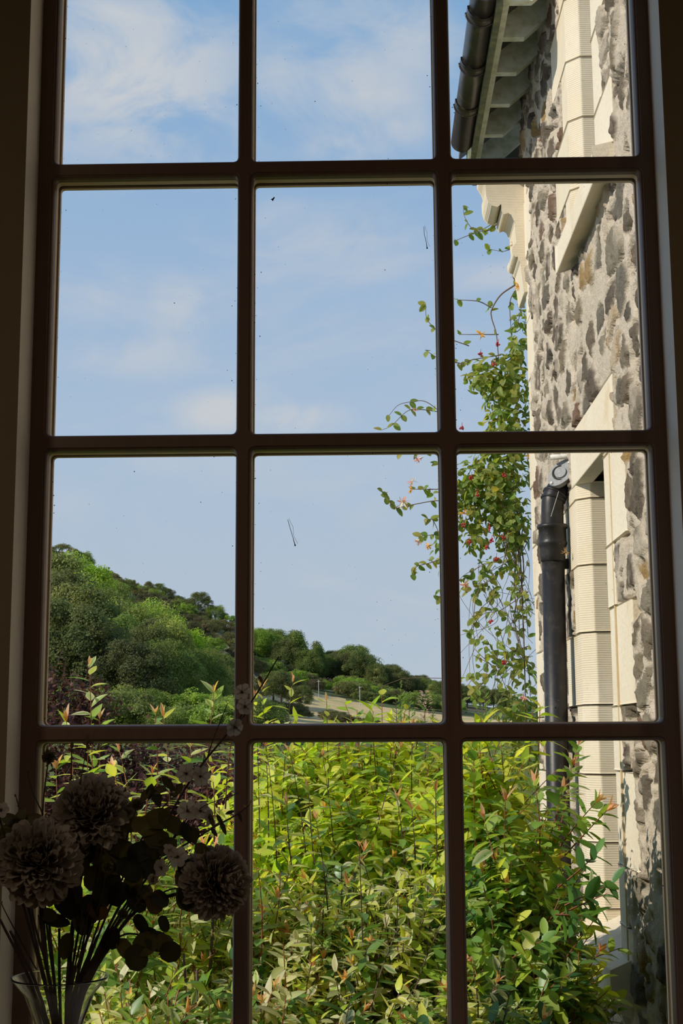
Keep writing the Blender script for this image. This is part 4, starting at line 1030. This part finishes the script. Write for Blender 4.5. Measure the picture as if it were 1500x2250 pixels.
for a in ((1056, 735, 1.1), (1162, 1002, 1.1), (1018, 1128, 1.0), (940, 1200, .9), (903, 1076, .9), (1138, 628, .9), (1128, 535, .9, True), (885, 1102, 1.3, True), (905, 1058, 1, True), (918, 1010, 1, True), (918, 1190, .9, True), (912, 900, .7, True), (1020, 1285, 1, True), (1148, 1535, .9, True), (1243, 1205, .0)):
    if a[2] > 0: hflower(*a)
p = at(1242, 1212, 5.36); dl = Fol('slim')
for _ in range(14): dl.add(p, unit(rng.normal(0, 1, 3)), rng.normal(0, 1, 3), .020, .006, .4, .3, (.50, .30, .10), (.55, .36, .15))
props(dl.build('dry_flower_tuft', M['petal']), 'dried orange tuft caught behind the collar of the black downpipe', 'plant debris')
MB().tube([at(1227, 1080, 5.38), at(1210, 1135, 5.38)], .0012, 5).build('dry_straw', M['pole'])
props(bpy.data.objects['dry_straw'], 'dry straw stalk lying across the bend of the black downpipe', 'plant debris')

# ------------------------------------------------------------------ vase and artificial flowers on the window board
vz0, vc = 1.1195, at(132, 2145, 1.80); rim_z = vc[2]
vs = thing('glass_vase', (vc[0], 1.80, vz0), 'clear trumpet shaped glass vase on the window board, left corner', 'vase')
outp = [(.0005, 0), (.046, 0), (.047, .004), (.040, .010), (.016, .022), (.015, .05), (.019, .085), (.028, .125), (.044, .165), (.060, rim_z - vz0 - .002), (.0605, rim_z - vz0)]
inp = [(.0588, rim_z - vz0), (.0585, rim_z - vz0 - .002), (.0415, .164), (.0252, .124), (.0162, .086), (.012, .055), (.0005, .045)]
MB().lathe(outp + inp, (vc[0], 1.80, vz0), 48).build('vase_body', M['vase'], vs, True)
BASE = np.array([vc[0] + .006, 1.80, vz0 + .062])
def vstem(stem, pts, r0=.0019, r1=.0011, Y=1.80, start=True, jitter=True, n=30):
    P = [at(p[0], p[1], p[2] if len(p) > 2 else Y) for p in pts]
    if start:
        j = rng.uniform(-.006, .006, 2); b = BASE + np.array([j[0], j[1], 0]); P = [b] + P
    S = spline(P, n); stem.tube(S, np.linspace(r0, r1, n), 6); return S
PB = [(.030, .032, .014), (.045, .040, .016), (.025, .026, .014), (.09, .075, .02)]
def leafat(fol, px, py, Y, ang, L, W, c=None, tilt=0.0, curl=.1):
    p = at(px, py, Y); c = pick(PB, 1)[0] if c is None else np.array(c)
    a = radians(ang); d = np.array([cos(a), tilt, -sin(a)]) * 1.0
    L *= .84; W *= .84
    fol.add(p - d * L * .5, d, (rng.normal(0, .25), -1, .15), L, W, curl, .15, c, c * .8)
def dahlia(label, cx, cy, Y, R, face, stempts, lv=()):
    c = at(cx, cy, Y); t = thing('dahlia', (BASE[0], BASE[1], BASE[2]), label, 'flower', None)
    fc = unit(np.array(face)); n = 620; f = Fol('petal')
    k = np.arange(n) + .5; ph = np.arccos(1 - 1.72 * k / n); th = pi * (1 + 5 ** .5) * k
    u, v = perp(fc); d = np.cos(ph)[:, None] * fc + np.sin(ph)[:, None] * (np.cos(th)[:, None] * u + np.sin(th)[:, None] * v)
    q = ph / ph.max(); L = R * (.60 + .22 * q) * rng.uniform(.80, 1.14, n); W = L * (.27 + .10 * q)
    tang = unit(np.cross(np.cross(d, fc), d) + 1e-4)
    base = c + d * R * .20
    dd = unit(d + .24 * rng.normal(0, 1, (n, 3)))
    cc = np.array([(.42, .365, .30)]) * rng.uniform(.85, 1.1, (n, 1))
    f.add(base, dd, tang + .3 * d + rng.normal(0, .15, (n, 3)), L * 1.12, W, -.22 + .5 * q ** 3, .55, cc, cc * np.array([1.03, .98, .95]))
    f.build('flower_head', M['petal'], t)
    st = MB(); P = [at(*p) for p in stempts]; S = spline([BASE + rng.uniform(-.005, .005, 3) * (1, 1, 0)] + P + [c - fc * R * .3], 30); st.tube(S, .0023, 8); st.build('stem', M['darkstem'], t, True)
    if lv:
        for a in lv:
            lf = Fol('oval'); leafat(lf, *a); lf.build('leaf', M['dryleaf'], t)
dahlia('large pale dahlia at the far left edge, lowest and nearest of the left pair', 85, 1893, 1.72, .0485, (.10, -.9, .35), [(118, 2200, 1.79), (95, 2080, 1.75)], [(140, 1975, 1.74, 75, .065, .036), (158, 1955, 1.75, 60, .05, .03), (122, 2022, 1.745, 15, .045, .020), (105, 2010, 1.74, 200, .03, .02)])
dahlia('pale dahlia in front of the hedge, highest of the three large blooms', 203, 1790, 1.80, .0490, (.1, -.85, .5), [(150, 2180, 1.80), (165, 2000, 1.80)], [(172, 1880, 1.79, 100, .035, .02), (215, 1880, 1.79, 60, .035, .02)])
dahlia('pale dahlia at the window bar, facing right, apart from the left pair', 476, 1938, 1.80, .0430, (.75, -.55, .12), [(185, 2180, 1.80), (290, 2010, 1.80), (400, 1960, 1.80)], [(405, 1905, 1.79, 90, .03, .022), (412, 1970, 1.785, 95, .042, .030), (445, 1870, 1.79, 45, .03, .02)])
def blossom(parent, px, py, Y, r=.009, face=(0, -1, .2), col=(.46, .41, .36), n=6):
    c = at(px, py, Y); fc = unit(np.array(face, float)); u, v = perp(fc); f = Fol('petal')
    for k in range(n):
        a = 2 * pi * k / n + rng.uniform(-.15, .15); d = cos(a) * u + sin(a) * v
        f.add(c, d + fc * .25, fc, r * rng.uniform(.9, 1.15), r * .85, .15, .2, col, col)
    o = f.build('blossom', M['petal'], parent)
    b = MB()
    for _ in range(7): b.tube([c, c + fc * .004 + rng.normal(0, .0016, 3)], .0004, 4)
    b.lathe([(.0002, .002), (.0017, .001), (.0017, -.001), (.0002, -.002)], c, 8, 1); b.build('blossom_centre', M['darkstem'], o)
def branch(label, main, name='blossom_branch', r0=.0021, Y=1.80, cat='flower branch', group=None, sides=()):
    t = thing(name, tuple(BASE), label, cat, group); st = MB(); S = vstem(st, main, r0, .0008, Y)
    for s in sides: st.tube(spline([at(p[0], p[1], p[2] if len(p) > 2 else Y) for p in s], 10), np.linspace(.0010, .0005, 10), 5)
    st.build('stem', M['darkstem'], t, True); return t
t = branch('long dark stem with white blossoms leaning across the window bar crossing', [(200, 2120), (330, 1870), (420, 1712), (505, 1605), (560, 1530), (612, 1443)], sides=[[(505, 1605), (545, 1563), (548, 1552)], [(455, 1665), (470, 1620), (500, 1545)], [(420, 1712), (440, 1690), (450, 1660)]])
for a in ((515, 1597, .0125, (.5, -.8, -.3)), (532, 1521, .011, (-.2, -1, .3)), (538, 1552, .011, (.2, -1, -.1)), (410, 1700, .0125, (-.3, -1, .2)), (440, 1706, .0125, (.5, -.8, .1))):
    blossom(t, a[0], a[1], 1.795, a[2], a[3])
tf = Fol('slim')
for _ in range(8): p = at(575, 1492, 1.80); tf.add(p, unit(rng.normal(0, 1, 3)), (0, -1, .2), .006, .0035, .3, .3, (.12, .08, .05), (.2, .12, .06))
tf.build('bud', M['dryleaf'], t)
t = branch('short stem with a small open white blossom in the middle of the bouquet', [(190, 2150), (290, 1990), (390, 1884)], sides=[[(340, 1940), (352, 1915), (355, 1905)], [(350, 1925), (375, 1890), (385, 1845)]])
for a in ((390, 1882, .0125, (.1, -1, .1)), (355, 1907, .0115, (-.5, -.8, -.1)), (372, 1870, .009, (.5, -.7, .5))): blossom(t, a[0], a[1], 1.785, a[2], a[3])
t = branch('stem of half open blossoms in front of the hedge below the bar', [(195, 2140), (300, 1950), (400, 1820), (440, 1782)], sides=[[(400, 1820), (412, 1790), (410, 1770)]])
for a in ((440, 1782, .012, (.4, -.9, .2)), (412, 1782, .013, (0, -1, .3)), (458, 1796, .010, (.8, -.5, 0))): blossom(t, a[0], a[1], 1.80, a[2], a[3])
t = branch('thin stem with a pale bloom at the left edge of the picture', [(100, 2170, 1.78), (40, 1950, 1.74), (0, 1800, 1.72), (-6, 1780, 1.72)])
blossom(t, 2, 1780, 1.715, .010, (.1, -1, .2))
# globe thistles
def thistle(label, px, py, Y, r, pts, col=(.13, .115, .05)):
    t = thing('globe_thistle', tuple(BASE), label, 'flower'); st = MB(); vstem(st, pts + [(px, py, Y)], .0015, .0009); st.build('stem', M['darkstem'], t, True)
    c = at(px, py, Y); n = 150; f = Fol('slim'); k = np.arange(n) + .5; ph = np.arccos(1 - 2 * k / n); th = pi * (1 + 5 ** .5) * k
    d = np.stack([np.sin(ph) * np.cos(th), np.sin(ph) * np.sin(th), np.cos(ph)], 1)
    cc = np.array(col) * rng.uniform(.7, 1.3, (n, 1)); f.add(c + d * r * .35, d + rng.normal(0, .12, (n, 3)), np.cross(d, (0.3, .2, 1)), r * .66, r * .20, .05, .3, cc, cc)
    b = MB(); b.lathe([(.0001, -r * .5), (r * .36, -r * .36), (r * .5, 0), (r * .36, r * .36), (.0001, r * .5)], c, 10); o = b.build('seed_head', M['darkstem'], t, True); f.build('bristle', M['dryleaf'], o)
thistle('spiky globe thistle standing alone near the left window stile', 107, 1663, 1.80, .0098, [(110, 2180), (92, 1950), (94, 1780)])
thistle('globe thistle just right of the highest dahlia', 302, 1768, 1.79, .0085, [(180, 2150), (240, 1960)])
thistle('pale round bud under the highest dahlia', 232, 1826, 1.745, .0085, [(160, 2150, 1.79), (200, 1980, 1.77)], (.42, .37, .31))
thistle('globe thistle below the pale round bud', 237, 1905, 1.75, .0080, [(160, 2160, 1.79), (205, 2030, 1.77)])
thistle('pale globe thistle left of the right hand dahlia', 336, 1932, 1.77, .0075, [(185, 2150), (270, 2030)], (.45, .40, .33))
thistle('globe thistle low over the vase, right of the stems', 270, 2008, 1.77, .0075, [(175, 2180), (225, 2090)])
# leafy stems
def leafy(name, label, main, leaves, prof='round', sides=(), col=None, Y=1.80):
    t = branch(label, main, name, .0019, Y, 'leafy stem', None, sides)
    for a in leaves:
        f = Fol(prof); leafat(f, *a); f.build('leaf', M['dryleaf'], t)
    return t
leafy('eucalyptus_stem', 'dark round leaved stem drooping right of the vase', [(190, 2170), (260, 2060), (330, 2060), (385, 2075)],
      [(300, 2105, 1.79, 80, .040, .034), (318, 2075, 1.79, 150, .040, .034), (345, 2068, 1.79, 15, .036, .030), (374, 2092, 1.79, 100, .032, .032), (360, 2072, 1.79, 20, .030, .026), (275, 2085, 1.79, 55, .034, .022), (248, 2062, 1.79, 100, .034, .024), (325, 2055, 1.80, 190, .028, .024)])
leafy('eucalyptus_stem', 'round leaved stem with amber leaves under the right hand dahlia', [(185, 2170), (280, 2020), (360, 1960), (415, 1950)],
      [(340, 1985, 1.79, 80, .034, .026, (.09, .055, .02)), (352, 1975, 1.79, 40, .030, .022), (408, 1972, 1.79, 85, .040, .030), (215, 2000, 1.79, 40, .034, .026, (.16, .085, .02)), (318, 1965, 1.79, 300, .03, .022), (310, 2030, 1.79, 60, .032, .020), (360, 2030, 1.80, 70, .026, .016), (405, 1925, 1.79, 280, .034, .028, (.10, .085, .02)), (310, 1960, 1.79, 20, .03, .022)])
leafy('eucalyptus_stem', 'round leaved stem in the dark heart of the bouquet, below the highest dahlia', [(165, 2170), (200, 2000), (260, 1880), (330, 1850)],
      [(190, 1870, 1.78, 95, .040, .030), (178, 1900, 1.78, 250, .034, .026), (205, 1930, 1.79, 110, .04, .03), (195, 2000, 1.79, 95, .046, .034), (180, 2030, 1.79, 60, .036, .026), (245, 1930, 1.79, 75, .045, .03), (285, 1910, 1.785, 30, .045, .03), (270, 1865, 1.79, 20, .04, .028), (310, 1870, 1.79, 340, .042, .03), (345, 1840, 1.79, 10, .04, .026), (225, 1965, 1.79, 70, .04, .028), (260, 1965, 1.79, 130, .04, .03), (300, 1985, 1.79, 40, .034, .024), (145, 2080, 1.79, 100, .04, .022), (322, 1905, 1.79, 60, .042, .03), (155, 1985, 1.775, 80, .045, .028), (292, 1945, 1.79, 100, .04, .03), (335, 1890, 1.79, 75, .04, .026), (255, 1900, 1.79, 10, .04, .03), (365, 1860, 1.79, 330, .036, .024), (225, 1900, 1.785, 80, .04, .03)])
leafy('leafy_stem', 'stem of broad yellowish serrated leaves right of the highest dahlia', [(180, 2160), (260, 1950), (330, 1810), (370, 1760)],
      [(330, 1740, 1.79, 100, .026, .014), (345, 1755, 1.79, 70, .03, .016), (318, 1748, 1.79, 130, .026, .014), (350, 1735, 1.79, 330, .026, .013), (355, 1800, 1.79, 20, .05, .034, (.10, .085, .016)), (325, 1815, 1.79, 10, .045, .034, (.12, .10, .018)), (385, 1815, 1.79, 40, .05, .026), (410, 1830, 1.79, 70, .036, .02), (345, 1845, 1.79, 25, .05, .032, (.07, .06, .018)), (300, 1810, 1.79, 340, .04, .026, (.10, .085, .018)), (425, 1835, 1.79, 80, .03, .018), (370, 1722, 1.80, 50, .03, .014), (392, 1735, 1.80, 120, .024, .012), (362, 1790, 1.79, 300, .03, .018)], 'lance')
leafy('leafy_stem', 'wiry stem with slender hanging leaves reaching to the middle bar', [(195, 2150), (330, 1920), (450, 1830), (520, 1790), (548, 1768)],
      [(465, 1803, 1.80, 72, .022, .008), (490, 1818, 1.80, 66, .026, .008), (482, 1800, 1.80, 60, .018, .007), (433, 1832, 1.80, 90, .02, .009), (470, 1828, 1.80, 55, .018, .007), (527, 1795, 1.80, 70, .018, .005), (548, 1765, 1.80, 300, .012, .004, (.3, .2, .12)), (540, 1772, 1.80, 20, .010, .004, (.3, .2, .12)), (505, 1785, 1.80, 340, .016, .006), (422, 1690, 1.80, 40, .014, .006)], 'slim', sides=[[(330, 1920), (420, 1790), (525, 1742)], [(450, 1830), (480, 1808), (490, 1800)]])
leafy('leafy_stem', 'thin sprig with a three lobed top rising past the low bar at left', [(120, 2170), (100, 1950), (150, 1760), (158, 1640)],
      [(158, 1637, 1.80, 270, .011, .006, (.09, .065, .045)), (155, 1648, 1.80, 220, .009, .005, (.09, .065, .045)), (162, 1650, 1.80, 330, .009, .005, (.09, .065, .045)), (192, 1622, 1.80, 275, .013, .007, (.12, .085, .06)), (187, 1632, 1.80, 205, .012, .007, (.12, .085, .06)), (201, 1630, 1.80, 335, .012, .007, (.12, .085, .06)), (193, 1640, 1.80, 250, .010, .006, (.12, .085, .06))], 'oval', sides=[[(150, 1760), (175, 1720), (193, 1625)]])
leafy('leafy_stem', 'stem of drooping leaves left of the lowest dahlia at the wall edge', [(105, 2180, 1.78), (60, 1980, 1.75), (40, 1830, 1.74), (50, 1800, 1.74)],
      [(20, 1800, 1.74, 200, .03, .018, (.07, .06, .02)), (45, 1795, 1.74, 300, .03, .018, (.07, .06, .02)), (70, 1800, 1.74, 340, .03, .018, (.08, .07, .02)), (15, 1825, 1.74, 160, .03, .02), (60, 1820, 1.74, 20, .03, .02), (8, 1840, 1.74, 120, .03, .02), (82, 1808, 1.745, 10, .02, .012)], 'oval')
leafy('twig', 'bare forked twig against the pale window reveal at left', [(110, 2160, 1.79), (70, 2000, 1.78), (64, 1830, 1.78), (48, 1780, 1.78), (38, 1770, 1.78)],
      [(33, 1748, 1.78, 260, .005, .002, (.08, .05, .03))], 'slim', sides=[[(42, 1774, 1.78), (38, 1760, 1.78), (34, 1745, 1.78)], [(95, 1790, 1.79), (70, 1735, 1.79), (60, 1690, 1.79), (64, 1700, 1.79)], [(80, 2130, 1.79), (10, 2000, 1.77), (5, 1980, 1.77)]])
# plain stalks in the vase
for k, (x, y, Y, lb) in enumerate(((0, 2020, 1.77, 'leftmost bare stalk leaning out of the vase to the left edge'), (22, 2045, 1.78, 'knobbly twig second from the left in the vase'), (85, 2010, 1.80, 'thick upright stalk left of the vase middle'), (106, 2005, 1.80, 'straight thin stalk just right of the thick upright one'), (165, 1960, 1.80, 'upright stalk in the middle of the vase'), (215, 2055, 1.80, 'stalk right of the middle of the vase'), (232, 2060, 1.80, 'slanting stalk, second of the right hand fan'), (262, 2050, 1.80, 'slanting stalk nearest the right rim of the vase'), (180, 2000, 1.79, 'stalk leaning slightly right of the vase middle'), (205, 2010, 1.79, 'stalk between the middle stalk and the right hand fan'), (245, 2040, 1.81, 'slanting stalk, third of the right hand fan'), (130, 2040, 1.81, 'stalk curving left behind the others in the vase'))):
    t = thing('flower_stalk', tuple(BASE), lb, 'stem'); st = MB()
    mx = 132 + (x - 132) * .45; S = vstem(st, [(mx, 2170, (Y + 1.8) / 2), (x, y, Y)], .0024, .0016); st.build('stalk', M['darkstem'], t, True)
for o in bpy.data.objects:
    if '_loc' in o.keys(): del o['_loc']
